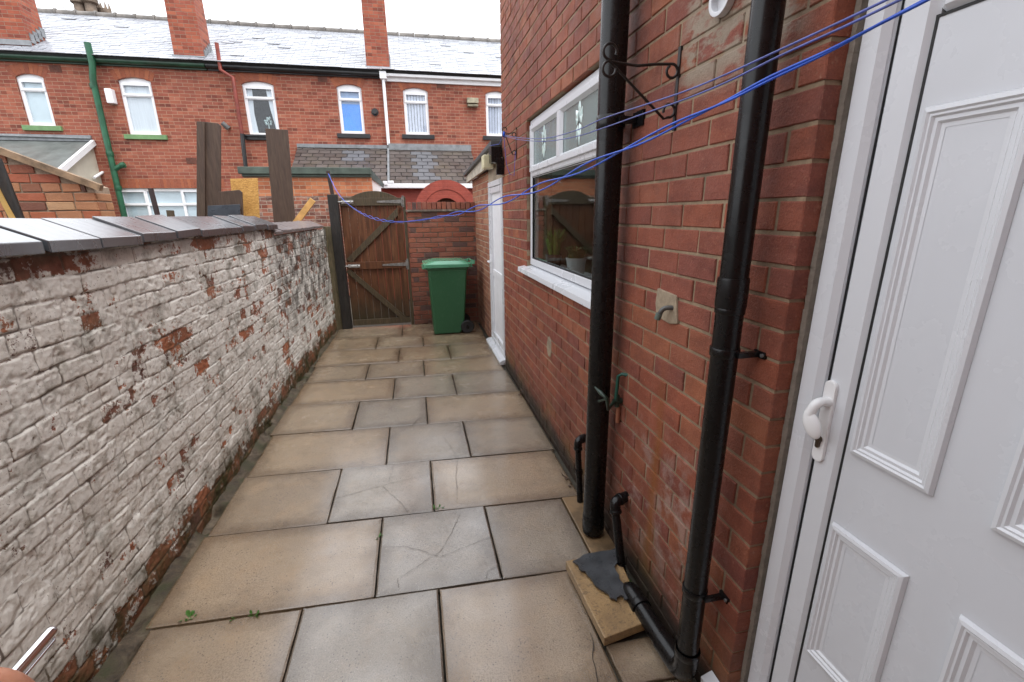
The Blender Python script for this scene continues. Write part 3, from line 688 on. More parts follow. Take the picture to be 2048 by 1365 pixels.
# patches of cement on the wall
def blob(cy, cz, ry, rz, th_, name, mat, n=26, x=XR-.004):
    p = MB(); ring = [(cy+ry*math.cos(2*math.pi*i/n)*random.uniform(.82, 1.1), cz+rz*math.sin(2*math.pi*i/n)*random.uniform(.82, 1.1)) for i in range(n)]
    p.loft([[(x, q[0], q[1]) for q in ring], [(x-th_, cy+(q[0]-cy)*.86, cz+(q[1]-cz)*.86) for q in ring]]); return p.build(name, mat, house, bevel=.002)
CEM = mortar_mat('cement_patch', (.36, .285, .20))
p_ = PX(1100, 695, XR); blob(p_[1], p_[2], .062, .088, .006, 'cement_patch', CEM)
p_ = PX(1338, 614, XR); q = MB(); q.prism([(p_[1]-.082, p_[2]-.05), (p_[1]-.03, p_[2]-.062), (p_[1]+.07, p_[2]-.052), (p_[1]+.085, p_[2]+.0), (p_[1]+.078, p_[2]+.062), (p_[1]-.06, p_[2]+.055)], 'x', XR-.012, XR+.02)
q.build('cement_patch', CEM, house, bevel=.005)

# white round vent cover high on the wall
p_ = PX(1444, -6, XR-.02); vt = MB()
for ri, ro, xa, xb in ((.0, .045, XR-.008, XR), (.037, .05, XR-.03, XR-.006)):
    n = 24
    R4 = [[(x_, p_[1]+r_*math.cos(2*math.pi*i/n), p_[2]+r_*math.sin(2*math.pi*i/n)) for i in range(n)] for x_, r_ in ((xa, max(ri, .001)), (xa, ro), (xb, ro), (xb, max(ri, .001)))]
    vt.loft(R4 + [R4[0]], caps=False, smooth=False)
tag(vt.build('vent_cover', UPVC, base=p_, bevel=.002), 'white round vent cover high on the brick wall between two black pipes', 'vent')

# ------------------------------------------------------------------ pipes
def ring(mb, c, r, h, axis=(0, 0, 1), n=28):
    c = Vector(c); a = Vector(axis).normalized(); mb.tube([c-a*h/2, c-a*h/2*.85, c+a*h/2*.85, c+a*h/2], [r*.97, r, r, r*.97], n)
P1 = (.872, 1.985)
sp_ = thing('soil_pipe', (P1[0], P1[1], .03), 'wide black soil pipe running up past the kitchen window edge, standing on the paving', 'pipe', )
b = MB(); b.tube([(P1[0], P1[1], .012), (P1[0]-.012, P1[1]+.0, 5.3)], .057, 36); ring(b, (P1[0], P1[1], .075), .060, .10); b.build('pipe', BLACKP, sp_)
zc = PX(1240, 238, P1[0])[2]
b = MB(); ring(b, (P1[0]-.003, P1[1], zc), .0625, .05); b.box(P1[0], XR+.005, P1[1]-.085, P1[1]-.055, zc-.014, zc+.012); b.box(XR-.012, XR+.004, P1[1]-.135, P1[1]-.045, zc-.03, zc+.03); b.box(P1[0], XR+.005, P1[1]+.055, P1[1]+.085, zc-.014, zc+.012)
b.build('pipe_clip', BLACKP, sp_)
P2 = (.872, 1.103)
dp = thing('downpipe', (P2[0], P2[1], .06), 'black rainwater downpipe nearest the white door, with clips and a bend at its foot', 'pipe')
b = MB(); b.tube([(P2[0]+.004, P2[1], .12), (P2[0]+.002, P2[1], 5.2)], .038, 30); b.build('pipe', BLACKP, dp)
b = MB(); zz = PX(1460, 585, P2[0])[2]; ring(b, (P2[0]+.003, P2[1], zz), .0425, .085); ring(b, (P2[0]+.003, P2[1], zz-.05), .041, .02); b.build('coupler', BLACKP, dp)
SCR = simple('zinc_screw', (.5, .5, .5), .35, .1, metal=.9)
for px_, py_ in ((1445, 702), (1388, 1180)):
    z_ = PX(px_, py_, P2[0])[2]; b = MB(); ring(b, (P2[0]+.003, P2[1], z_), .0418, .026)
    b.box(P2[0]+.01, XR-.004, P2[1]-.052, P2[1]-.038, z_-.008, z_+.008); b.box(XR-.010, XR+.003, P2[1]-.070, P2[1]-.028, z_-.010, z_+.010)
    b.build('pipe_clip', BLACKP, dp)
    b = MB(); b.tube([(XR-.014, P2[1]-.063, z_), (XR-.009, P2[1]-.063, z_)], .0055, 12); b.build('screw', SCR, dp)
b = MB(); b.tube(elbow((P2[0]+.004, P2[1], .20), (P2[0]+.004, P2[1]+.0, .075), (P2[0]-.005, P2[1]+.14, .070), .055, 8), .0425, 28); ring(b, (P2[0]+.004, P2[1], .185), .0445, .03); b.build('bend', BLACKP, dp)
b = MB(); b.tube([(P2[0]-.004, P2[1]+.12, .07), (P2[0]-.012, P2[1]+.36, .066)], .0375, 28); b.build('shoe', BLACKP, dp)
b = MB(); q0 = (P2[0]-.010, P2[1]+.30, .067); b.tube(elbow(q0, (P2[0]-.014, P2[1]+.42, .064), (P2[0]-.012, P2[1]+.44, -.05), .05, 8), .0425, 28); ring(b, (P2[0]-.0105, P2[1]+.315, .067), .0445, .03, (0, 1, 0)); b.build('bend', BLACKP, dp)

def waste(p_wall, p_el, p_foot, r, label):
    w_ = thing('waste_pipe', (p_foot[0], p_foot[1], 0), label, 'pipe', 'waste pipes from the kitchen')
    b = MB(); b.tube([p_el, p_foot], r, 20); b.build('pipe', BLACKP, w_)
    b = MB(); d = (Vector(p_foot)-Vector(p_el)).normalized(); end = Vector(p_el)+d*.05
    b.tube(elbow(p_wall, p_el, end, .03, 7), r*1.28, 20); ring(b, end, r*1.42, .014, d); ring(b, Vector(p_el)+(Vector(p_wall)-Vector(p_el)).normalized()*.034, r*1.42, .014, Vector(p_wall)-Vector(p_el)); b.build('elbow', BLACKP, w_)
    return w_, d
a = PX(1158, 880, XR-.05)
w1, d1 = waste((XR+.03, a[1]+.03, a[2]+.004), (XR-.062, a[1]-.01, a[2]), (.905, 2.27, -.03), .019, 'thin black elbowed waste pipe just beyond the wide soil pipe')
b = MB(); ring(b, Vector((XR-.062, a[1]-.01, a[2])) + d1*.20, .024, .03, d1); b.build('coupler', BLACKP, w1)
a = PX(1230, 1003, XR-.07)
w2, d2 = waste((XR+.03, a[1]+.02, a[2]+.01), (XR-.075, a[1]-.005, a[2]+.004), (.885, 1.62, -.03), .021, 'black elbowed waste pipe between soil pipe and downpipe, dropping behind the broken slate')

# loose half slab and broken slate over the gully
sb_ = MB(); top = [PZ(1131, 1122, .07), PZ(1209, 1277, .055), PZ(1296, 1243, .060), PZ(1232, 1102, .078)]
sb_.hexa([(p[0], p[1], p[2]-.045) for p in top], [tuple(p) for p in top])
OCH = N('ochre_wet_slab'); k = OCH.noise(150, 3, .7); c = OCH.mix(k, (.20, .115, .045), (.50, .33, .15)); c = OCH.mix(OCH.mr(OCH.noise(60, 4, .7), .52, .68, 0, .7), c, (.09, .06, .035)); c = OCH.mix(OCH.mr(OCH.noise(8, 4), .45, .7, 0, .5), c, (.13, .08, .04))
OCHM = OCH.out(c, .36, OCH.bump(k, .7, .004), .5, .3, .25)
tag(sb_.build('broken_slab', OCHM, base=(.73, 1.5, .01), bevel=.005), 'loose ochre half slab lying tilted over the gully beside the bent pipe', 'slab')
sp = [(1146,1123),(1165,1112),(1190,1106),(1232,1098),(1243,1118),(1228,1134),(1240,1158),(1268,1193),(1252,1197),(1243,1190),(1233,1199),(1222,1195),(1200,1178),(1175,1150),(1158,1138)]
sv = []
sp = [q_ for a_, b_ in zip(sp, sp[1:]+sp[:1]) for q_ in (a_, (a_[0]*.66+b_[0]*.34+random.uniform(-2.4, 2.4), a_[1]*.66+b_[1]*.34+random.uniform(-2.4, 2.4)), (a_[0]*.3+b_[0]*.7+random.uniform(-2.4, 2.4), a_[1]*.3+b_[1]*.7+random.uniform(-2.4, 2.4)))]
for p in sp: q = PZ(p[0], p[1], .085); sv.append((q[0]+random.uniform(-.003, .003), q[1]+random.uniform(-.003, .003), .072+.03*(q[1]-1.46)))
st_ = MB(); st_.hexa(sv, [(p[0], p[1], p[2]+.009) for p in sv])
tag(st_.build('broken_slate', simple('wet_grey_slate', (.055, .06, .065), .3, .4, 12, .4, 30, .004, coat=.3), base=(.78, 1.6, .07)), 'jagged broken grey slate lying on the loose ochre slab', 'slate')

# ------------------------------------------------------------------ taps
tp = thing('outlet_stub', (XR, 1.56, 1.37), 'short grey bent pipe stub poking out of a cement patch below the window height', 'pipe')
a = PX(1345, 617, XR-.01); e_ = PX(1326, 634, XR-.05)
b = MB(); b.tube(elbow((XR+.01, a[1]-.01, a[2]+.002), (XR-.045, a[1]+.012, a[2]+.002), (XR-.056, a[1]+.022, a[2]-.045), .022), .0095, 14); b.build('bent_pipe', simple('dull_lead', (.10, .10, .095), .4, .3, 30, .3, metal=.3), tp)
b = MB(); ring(b, (XR-.055, a[1]+.021, a[2]-.034), .0125, .024, (-.2, .2, -1)); b.build('collar', simple('verdigris', (.10, .13, .11), .6, .3), tp)
gt = thing('garden_tap', (XR, 1.93, .8), 'green garden tap with a curved hose tail, half hidden behind the soil pipe', 'tap')
GRN = simple('dull_green_hose', (.015, .085, .06), .4, .2); DGR = simple('dark_green_tap', (.012, .03, .02), .4, .6, 40, .5, 60, .003)
h0, h1 = PX(1253, 750, XR), PX(1233, 790, XR-.035)
b = MB(); b.tube([(XR+.005, h0[1]-.01, h0[2]), (XR-.02, h0[1]+.005, h0[2]+.004), (XR-.032, h0[1]+.022, h0[2]-.012), (XR-.037, h1[1]-.004, h1[2]+.02), (XR-.037, h1[1], h1[2]-.02)], .0085, 14); b.build('hose', GRN, gt)
b = MB(); zt = h1[2]-.035; yt = h1[1]
b.tube([(XR+.004, yt, zt), (XR-.05, yt, zt)], .014, 14); b.tube([(XR-.03, yt, zt+.03), (XR-.03, yt, zt-.028)], .0125, 14)
lo, li = PX(1214, 798, .812), PX(1190, 775, .806)
b.tube([(XR-.045, yt, zt), (.85, yt-.075, zt-.002), (lo[0], lo[1], lo[2]), ((lo[0]+li[0])/2, (lo[1]+li[1])/2, (lo[2]+li[2])/2), tuple(li)], [.009, .008, .008, .011, .004], 12); b.build('tap_body', DGR, gt)
b = MB(); b.ball(tuple(PX(1198, 803, .81)), .006, .006, .008); b.tube([tuple(lo), tuple(PX(1199, 803, .81))], .005, 8); b.build('spout', DGR, gt)
b = MB(); b.tube([(XR-.02, yt+.002, zt-.03), (XR-.02, yt+.002, zt-.115)], .011, 14); b.build('stub', simple('painted_copper', (.28, .11, .06), .5, .2), gt)

# ------------------------------------------------------------------ wrought iron basket brackets
def spiral(c, r, a0, turns, n=26, k=.62):
    return [(c[0]+r*(1-(1-k)*i/n)*math.cos(rad(a0)+turns*2*math.pi*i/n), c[1]+r*(1-(1-k)*i/n)*math.sin(rad(a0)+turns*2*math.pi*i/n)) for i in range(n+1)]
def bracket(yb, zt, zb, arm, label, s=1.):
    t_ = thing('hanging_bracket', (XR, yb, zb), label, 'bracket', 'wrought iron hanging basket brackets')
    b = MB(); b.box(XR-.009, XR-.001, yb-.008, yb+.008, zb, zt); b.build('back_bar', IRON, t_)
    xt = XR-arm; za = zt-.055*s
    def flat(pts, wd=.012*s, th_=.0035):
        mb = MB()
        mb.tube([(p[0], yb, p[1]) for p in pts], .0048*s, 8); return mb
    r = .023*s
    c1 = (XR-.009-r, za-r)
    top = spiral(c1, r, 0, -0.0, 1)
    arm_pts = [(xt+.01, za-.004), (xt+arm*.4, za-.012), (xt+arm*.65, za-.004), (c1[0], za)] + spiral(c1, r, 90, -.92, 24, .8)
    flat(arm_pts).build('arm', IRON, t_)
    c2 = (XR-.009-r*.95, zb+.065*s)
    dg = [(xt+.004, za), (XR-.05*s, zb+.038*s)] + [(c2[0]+r*.95*math.cos(rad(a_)), c2[1]+r*.95*math.sin(rad(a_))) for a_ in range(-100, 205, 15)]
    flat(dg).build('brace', IRON, t_)
    for sg, a0 in ((1, -100), (-1, 100)):
        c3 = (xt+.008, za+sg*.026*s)
        flat([(xt+.012, za)] + [(c3[0]+.024*s*math.cos(rad(a_)), c3[1]+.024*s*math.sin(rad(a_))) for a_ in (range(-110, -395, -15) if sg > 0 else range(110, 395, 15))]).build('scroll', IRON, t_)
    return t_
yb = PX(1357, 180, XR)[1]
bracket(yb, PX(1362, 95, XR)[2], PX(1350, 262, XR)[2], .275, 'black wrought iron scroll bracket beside the wide soil pipe, nearest the door')
bracket(4.222, 2.462, 2.20, .12, 'small black wrought iron bracket near the far corner beyond the window, holding a clothes line', .8)
# ------------------------------------------------------------------ outhouse beyond the window
OB = brick_attr('outhouse_brick', [(.40, .185, .10), (.33, .12, .07), (.44, .22, .13), (.36, .15, .085), (.29, .11, .07)], .75, dark=.35,
    extra=lambda n, c: n.mix(n.math('MULTIPLY', n.mr(n.xyz()[2], .1, 1.7, 1, 0), n.mr(n.noise(4, 5, .65), .36, .6, 0, .75)), c, (.045, .03, .022)))
ou = thing('outhouse', (1.0, 6., 0), 'small brick outhouse with sloping roof and white door, between house corner and garden wall', 'outhouse')
XO = .975; OY0, OY1 = 5.0, 5.93; OZ = 2.10
m = MB(); m.box(XO, XO+.2, OY1, 7.5, 0, 2.24); m.box(XO, XO+.2, YE+.01, OY1, OZ, 2.3); m.box(XO+.1, XO+1.6, 7.3, 7.5, 0, 2.2); m.build('mortar', mortar_mat('outhouse_mortar', (.45, .36, .27)), ou)
m = MB(); lay(m, (XO, 0, 0), (0, 1, 0), (-1, 0, 0), OY1+.01, 7.5, .0, 2.24, .0782, .225, .02, 5.97); m.build('wall', OB, ou)
rfm = MB(); rfm.hexa([(XO-.13, YE+.03, 2.405), (2.3, YE+.03, 2.405), (2.3, 7.62, 2.30), (XO-.13, 7.62, 2.30)], [(XO-.13, YE+.03, 2.455), (2.3, YE+.03, 2.455), (2.3, 7.62, 2.345), (XO-.13, 7.62, 2.345)])
rfm.build('roof', simple('grey_roof_felt', (.07, .075, .075), .5, .3, 8), ou, bevel=.006)
fb = MB(); fb.hexa([(XO-.09, YE+.22, 2.245), (XO-.06, YE+.22, 2.245), (XO-.06, 7.55, 2.205), (XO-.09, 7.55, 2.205)], [(XO-.09, YE+.22, 2.404), (XO-.06, YE+.22, 2.404), (XO-.06, 7.55, 2.296), (XO-.09, 7.55, 2.296)])
fb.build('fascia', simple('flaking_cream_paint', (.50, .46, .38), .6, .3, 12, dirt=((.2, .15, .1), 9, .7)), ou)
d = MB(); frame_rect(d, XO-.012, XO+.06, OY0, OY1, .06, OZ, .062); dr = d.build('door', UPVC, ou, bevel=.006)
d = MB(); frame_rect(d, XO-.004, XO+.05, OY0+.066, OY1-.066, .12, OZ-.066, .07); d.build('door_leaf', UPVC, dr, bevel=.007)
d = MB(); d.box(XO+.022, XO+.04, OY0+.13, OY1-.13, .18, OZ-.13); d.box(XO+.012, XO+.03, OY0+.135, OY1-.135, .95, 1.03); d.build('door_panel', UPVC_FAR, dr)
d = MB(); frame_rect(d, XO+.008, XO+.03, OY0+.062, OY1-.062, .117, OZ-.062, .005); d.build('gasket', RUBBER, dr)
d = MB(); d.box(XO-.018, XO-.003, OY1-.118, OY1-.090, .98, 1.22); d.tube(elbow((XO-.015, OY1-.104, 1.13), (XO-.055, OY1-.104, 1.13), (XO-.055, OY1-.22, 1.13), .02), .010, 12); d.build('door_handle', UPVC_FAR, dr)
d = MB(); d.prism([(XO+.03, .0), (XO-.075, .0), (XO-.08, .035), (XO-.05, .055), (XO+.03, .07)], 'y', OY0-.06, OY1+.06); d.build('sill', UPVC, ou, bevel=.004)
q = PX(979, 327, XO-.12)
fl = thing('flood_light', tuple(q), 'cream plastic lamp box with black bracket at the outhouse roof edge', 'lamp')
b = MB(); b.box(XO-.20, XO-.09, q[1]-.10, q[1]+.06, q[2]-.06, q[2]+.075); b.build('housing', simple('yellowed_plastic', (.62, .57, .37), .45, .15, 20), fl, bevel=.012)
b = MB(); b.box(XO-.15, XO-.05, q[1]-.30, q[1]-.15, q[2]-.02, q[2]+.13); b.tube([(XO-.12, q[1]-.1, q[2]), (XO-.12, q[1]-.2, q[2]+.02)], .02, 10); b.box(XO-.10, XO-.02, q[1]-.32, q[1]-.26, q[2]-.14, q[2]+.02); b.build('mounting', BLACKP, fl, bevel=.008)

# ------------------------------------------------------------------ gate and its wall
GY = 7.27
gw_dark = lambda i, k: random.choice([.05, .2, .35, .5, .62, .1, .72, .8]) if random.random() < .84 else .97
GB = brick_attr('gate_wall_brick', [(.30, .10, .055), (.24, .075, .05), (.34, .12, .065), (.27, .085, .055), (.30, .115, .075), (.10, .06, .055)], .75, dark=.5,
    extra=lambda n, c: n.mix(n.math('MULTIPLY', n.mr(n.xyz()[2], .0, .9, 1, .15), n.mr(n.noise(3, 5, .65), .34, .6, 0, .75)), c, (.04, .026, .02)))
gw = thing('garden_wall', (.45, GY, 0), 'mixed red brick garden wall with a soldier course on top, right of the wooden gate behind the bin', 'wall')
gx0 = -.075
m = MB(); m.box(gx0+.004, XO+.05, GY+.004, GY+.21, -.05, 1.79); m.build('mortar', mortar_mat('dark_mortar', (.20, .155, .12)), gw)
m = MB(); lay(m, (0, GY, 0), (1, 0, 0), (0, -1, 0), gx0, XO, -.02, 1.765, .0765, .225, .0, gx0-.0, rndf=gw_dark); lay(m, (gx0, 0, 0), (0, 1, 0), (-1, 0, 0), GY-.004, GY+.215, -.02, 1.765, .0765, .225, .0, GY-.005); m.build('wall', GB, gw)
m = MB(); xq = gx0+.01
while xq < XO: m.box(xq, xq+.064, GY-.012, GY+.215, 1.80, 1.905+random.uniform(-.004, .004), random.random()); xq += .0745
m.build('soldier_course', GB, gw, bevel=.005)
m = MB(); m.box(gx0-.02, XO, GY-.035, GY+.23, 1.768, 1.797); m.build('tile_crease', simple('mossy_tile', (.13, .10, .08), .6, .4, 14, dirt=((.3, .28, .24), 14, .7)), gw, bevel=.004)

WOOD = N('stained_gate_timber'); v = WOOD.vec((14, 14, .9)); k = WOOD.noise(2.4, 6, .6, vec=v, dist=.6); rn = WOOD.attr('rnd')
c = WOOD.ramp(k, [(.25, (.055, .018, .008)), (.5, (.12, .045, .018)), (.75, (.19, .08, .035))])
c = WOOD.mix(WOOD.mr(rn, 0, 1, 0, .6), c, WOOD.mix(1., c, (.62, .55, .5), 'MULTIPLY'))
xx, yy_, zz_ = WOOD.xyz()
c = WOOD.mix(WOOD.math('MULTIPLY', WOOD.mr(zz_, .08, .75, 1, 0), WOOD.mr(WOOD.noise(3, 5, .7), .22, .50)), c, (.03, .026, .012))
c = WOOD.mix(WOOD.mr(WOOD.noise(5, 5, .7, vec=WOOD.vec((2, 2, .5))), .5, .7, 0, .75), c, (.035, .02, .012))
GWOOD = WOOD.out(c, WOOD.mr(k, .3, .7, .4, .65), WOOD.bump(k, .5, .004), .4)
MOSSW = simple('mossy_wet_timber', (.062, .042, .022), .55, .5, 7, .5, 40, .004, dirt=((.05, .055, .018), 8, .8), stretch=(8, 8, 1))
POSTB = simple('black_tarred_timber', (.014, .013, .012), .5, .5, 9, .4, 50, .004, stretch=(6, 6, 1), dirt=((.05, .035, .025), 7, .6))
gx1 = -.135; gxl = -1.035
gate = thing('wooden_gate', ((gxl+gx1)/2, GY, 0), 'brown ledged and braced timber gate with an arched mossy top and galvanised hinges', 'gate')
n = 8; bwid = (gx1-gxl)/n
for i in range(n):
    b = MB(); x0 = gxl+i*bwid; b.box(x0+.002, x0+bwid-.002, GY+.03, GY+.052, .05, 1.90, random.random()); b.build('board', GWOOD, gate, bevel=.004, seg=1)
ledge_px = [PY(750, 404, GY)[2], PY(750, 531, GY)[2], .085]
for i, z_ in enumerate(ledge_px):
    b = MB(); hh = .055 if i < 2 else .045; b.box(gxl+.005, gx1-.005, GY-.005, GY+.029, z_-hh, z_+hh, .5); b.build('ledge', MOSSW if i != 1 else GWOOD, gate, bevel=.004)
a_, b_ = PY(802, 417, GY), PY(700, 520, GY)
b = MB(); b.bar((a_[0], GY+.012, a_[2]), (b_[0]-.02, GY+.012, b_[2]-.02), .032, .085, (0, 0, 1)); b.build('brace', MOSSW, gate, bevel=.003)
a_, b_ = PY(695, 541, GY), PY(812, 640, GY)
b = MB(); b.bar((a_[0], GY+.012, a_[2]), (b_[0], GY+.012, b_[2]), .032, .075, (0, 0, 1)); b.build('brace', MOSSW, gate, bevel=.003)
l_, r_, t_ = PY(688, 404, GY), PY(806, 404, GY), PY(750, 382, GY)
hw = (r_[0]-l_[0])/2; hh = t_[2]-ledge_px[0]-.0; R_ = (hw*hw+hh*hh)/(2*hh); cx_ = (l_[0]+r_[0])/2
pts_ = [(cx_-hw, ledge_px[0]-.02)] + [(cx_+R_*math.sin(th_), ledge_px[0]+hh-R_+R_*math.cos(th_)) for th_ in np.linspace(-math.asin(hw/R_), math.asin(hw/R_), 20)] + [(cx_+hw, ledge_px[0]-.02)]
b = MB(); b.prism(pts_, 'y', GY+.0295, GY+.058, .8); b.build('arched_top', MOSSW, gate, bevel=.005)
b = MB(); b.box(gx1-.075, gx1-.006, GY-.004, GY+.029, .14, ledge_px[1]-.058, .3); b.box(gx1-.075, gx1-.006, GY-.004, GY+.029, ledge_px[1]+.058, ledge_px[0]-.058, .3); b.build('stile', GWOOD, gate, bevel=.003)
GALV = simple('galvanised_steel', (.23, .225, .215), .5, .4, 25, .3, 80, .001, metal=.5, dirt=((.12, .06, .03), 20, .7))
for z_ in ledge_px[:2]:
    b = MB(); b.prism([(gx1+.01, z_+.028), (gx1-.05, z_+.028), (gx1-.36, z_+.012), (gx1-.37, z_), (gx1-.36, z_-.012), (gx1-.05, z_-.024), (gx1+.01, z_-.024)], 'y', GY-.0125, GY-.0055); b.box(gx1-.002, gx1+.03, GY-.022, GY-.006, z_-.08, z_+.085); b.tube([(gx1-.002, GY-.018, z_-.06), (gx1-.002, GY-.018, z_+.06)], .011, 10)
    b.build('hinge', GALV, gate, bevel=.001)
    b = MB(); b.tube([(gxl-.045, GY-.025, z_), (gxl+.20, GY-.025, z_)], .0105, 10); b.box(gxl+.03, gxl+.20, GY-.014, GY-.006, z_-.026, z_+.026); b.box(gxl+.05, gxl+.066, GY-.036, GY-.006, z_-.024, z_+.024); b.box(gxl+.16, gxl+.176, GY-.036, GY-.006, z_-.024, z_+.024); b.box(gxl-.05, gxl-.02, GY-.04, GY-.004, z_-.03, z_+.03)
    b.build('bolt', simple('bright_galvanised', (.45, .45, .44), .38, .3, 25, metal=.7), gate, bevel=.001)
gp = MB(); gp.box(-1.185, gxl-.012, GY-.055, GY+.075, -.03, 2.02); tag(gp.build('gate_post', POSTB, base=(-1.11, GY, 0), bevel=.008), 'thick black tarred gate post on the latch side of the wooden gate', 'post')
gp = MB(); gp.box(gx1+.004, gx0-.008, GY-.01, GY+.08, 0, 1.985); tag(gp.build('gate_post', MOSSW, base=(-.1, GY, 0), bevel=.006), 'slim brown gate post between the gate hinges and the brick garden wall', 'post')
a_ = PY(661, 460, 7.2); gp = MB(); gp.hexa([(-1.31, 7.275, -.03), (-1.19, 7.275, -.03), (-1.19, 7.34, -.03), (-1.31, 7.34, -.03)], [(-1.31, 7.275, 1.57), (-1.19, 7.275, 1.57), (-1.19, 7.34, 1.57), (-1.31, 7.34, 1.57)])
tag(gp.build('wooden_post', simple('green_weathered_timber', (.13, .105, .06), .65, .4, 8, .4, 40, .004, dirt=((.06, .07, .025), 6, .8), stretch=(8, 8, 1)), base=(-1.24, 7.23, 0), bevel=.005), 'thin greenish weathered timber post at the far end of the white wall', 'post')
ap = PY(656, 345, GY); bp_ = PY(667, 392, GY)
gp = MB(); gp.bar((bp_[0]+.012, GY+.0, 1.72), (ap[0], GY+.0, ap[2]+.02), .05, .035, (0, 1, 0)); tag(gp.build('line_post', simple('dark_stick', (.035, .02, .017), .5, .3), base=(bp_[0], GY-.075, 1.72), bevel=.004), 'thin dark stick above the black gate post, carrying the end of the blue clothes line', 'post')
for v_ in ORG: pass

# ------------------------------------------------------------------ wheelie bin
BG = N('green_bin_plastic'); k = BG.noise(4, 6, .6); c = BG.mix(k, (.018, .085, .036), (.028, .115, .05)); c = BG.mix(BG.mr(BG.noise(16, 6, .7), .55, .72, 0, .35), c, (.07, .14, .085))
BGM = BG.out(c, BG.mr(BG.noise(20, 4), .3, .7, .32, .5), BG.bump(BG.noise(160, 3), .12, .001), .5)
BL = N('sky_paled_bin_lid'); k = BL.noise(7, 6, .65); c = BL.mix(k, (.06, .25, .14), (.12, .36, .22)); BLM = BL.out(c, .26, BL.bump(BL.noise(120, 3), .15, .001), .5, .3)  # lid green paled, the sky's reflection put into its colour
by0, by1 = 6.46, 7.04; bt = 1.0
bn = thing('wheelie_bin', (.4, 6.75, 0), 'green plastic wheelie bin with closed lid standing in front of the brick garden wall', 'bin')
def ringz(x0, x1, y0, y1, z, r): return [(p[0], p[1], z) for p in rrect(x0, x1, y0, y1, r, 4)]
xb0, xb1 = PZ(868, 671)[0]*6.5/PZ(868, 671)[1]+.01, .60
b = MB()
b.loft([ringz(.205, .60, by0+.06, by1-.06, .015, .03), ringz(.20, .655, by0+.055, by1-.055, .10, .035), ringz(.185, .69, by0+.035, by1-.035, .5, .035), ringz(.168, .722, by0+.012, by1-.012, .955, .035), ringz(.142, .745, by0, by1, .968, .04), ringz(.140, .75, by0-.004, by1+.004, 1.0, .04)], smooth=False)
for xc in (.30, .45, .58): b.box(xc-.012, xc+.012, by0+.012, by0+.03, .90, .972)
b.build('body', BGM, bn, bevel=.004)
b = MB()
def lidring(x0, x1, y0, y1, z, r, tilt=0.): return [(p[0], p[1], z + .018*math.cos((p[0]-.2)*2.0)*tilt) for p in rrect(x0, x1, y0, y1, r, 4)]
b.loft([lidring(.105, .775, by0-.03, by1+.03, .995, .05), lidring(.10, .78, by0-.034, by1+.034, 1.03, .055, 1), lidring(.14, .76, by0-.01, by1+.01, 1.038, .06, 1), lidring(.22, .70, by0+.05, by1-.05, 1.075, .08, .5), lidring(.27, .64, by0+.10, by1-.10, 1.083, .08)])
b.loft([[(p[0], p[1], 1.003) for p in rrect(.085, .16, by0+.1, by1-.1, .03, 3)], [(p[0], p[1], .965) for p in rrect(.09, .15, by0+.11, by1-.11, .025, 3)]])
b.build('lid', BLM, bn, bevel=.005)
b = MB(); b.box(.20, .265, by0-.004, by0+.05, 1.04, 1.058); b.build('latch', RUBBER, bn, bevel=.006)
b = MB(); b.tube(elbow((.76, by0+.06, 1.03), (.815, by0+.05, 1.062), (.815, by0+.3, 1.062), .03) + elbow((.815, by1-.3, 1.062), (.815, by1-.05, 1.062), (.76, by1-.06, 1.03), .03), .016, 12); b.box(.79, .835, by0+.01, by0+.05, 1.03, 1.09); b.box(.74, .80, by0+.02, by0+.08, .99, 1.06); b.box(.74, .80, by1-.08, by1-.02, .99, 1.06); b.build('handle', BLM, bn, bevel=.004)
for yw_ in (by0+.03, by1-.085):
    b = MB(); cx_, cz_, r_ = .70, .103, .10
    b.loft([[(cx_+q_*math.cos(2*math.pi*i/32), yw_+dy_, cz_+q_*math.sin(2*math.pi*i/32)) for i in range(32)] for q_, dy_ in ((.05, .004), (.082, .0), (.096, .006), (.10, .018), (.10, .04), (.096, .05), (.05, .052))])
    wh = b.build('wheel', simple('worn_black_rubber', (.012, .012, .013), .55, .4, 20, .2), bn, bevel=.002)
    b = MB(); b.tube([(cx_, yw_-.004, cz_), (cx_, yw_+.012, cz_)], .03, 20); b.build('hub', BLACKP, wh)
b = MB(); b.tube([(.70, by0+.06, .103), (.70, by1-.06, .103)], .012, 10); b.build('axle', IRON, bn)

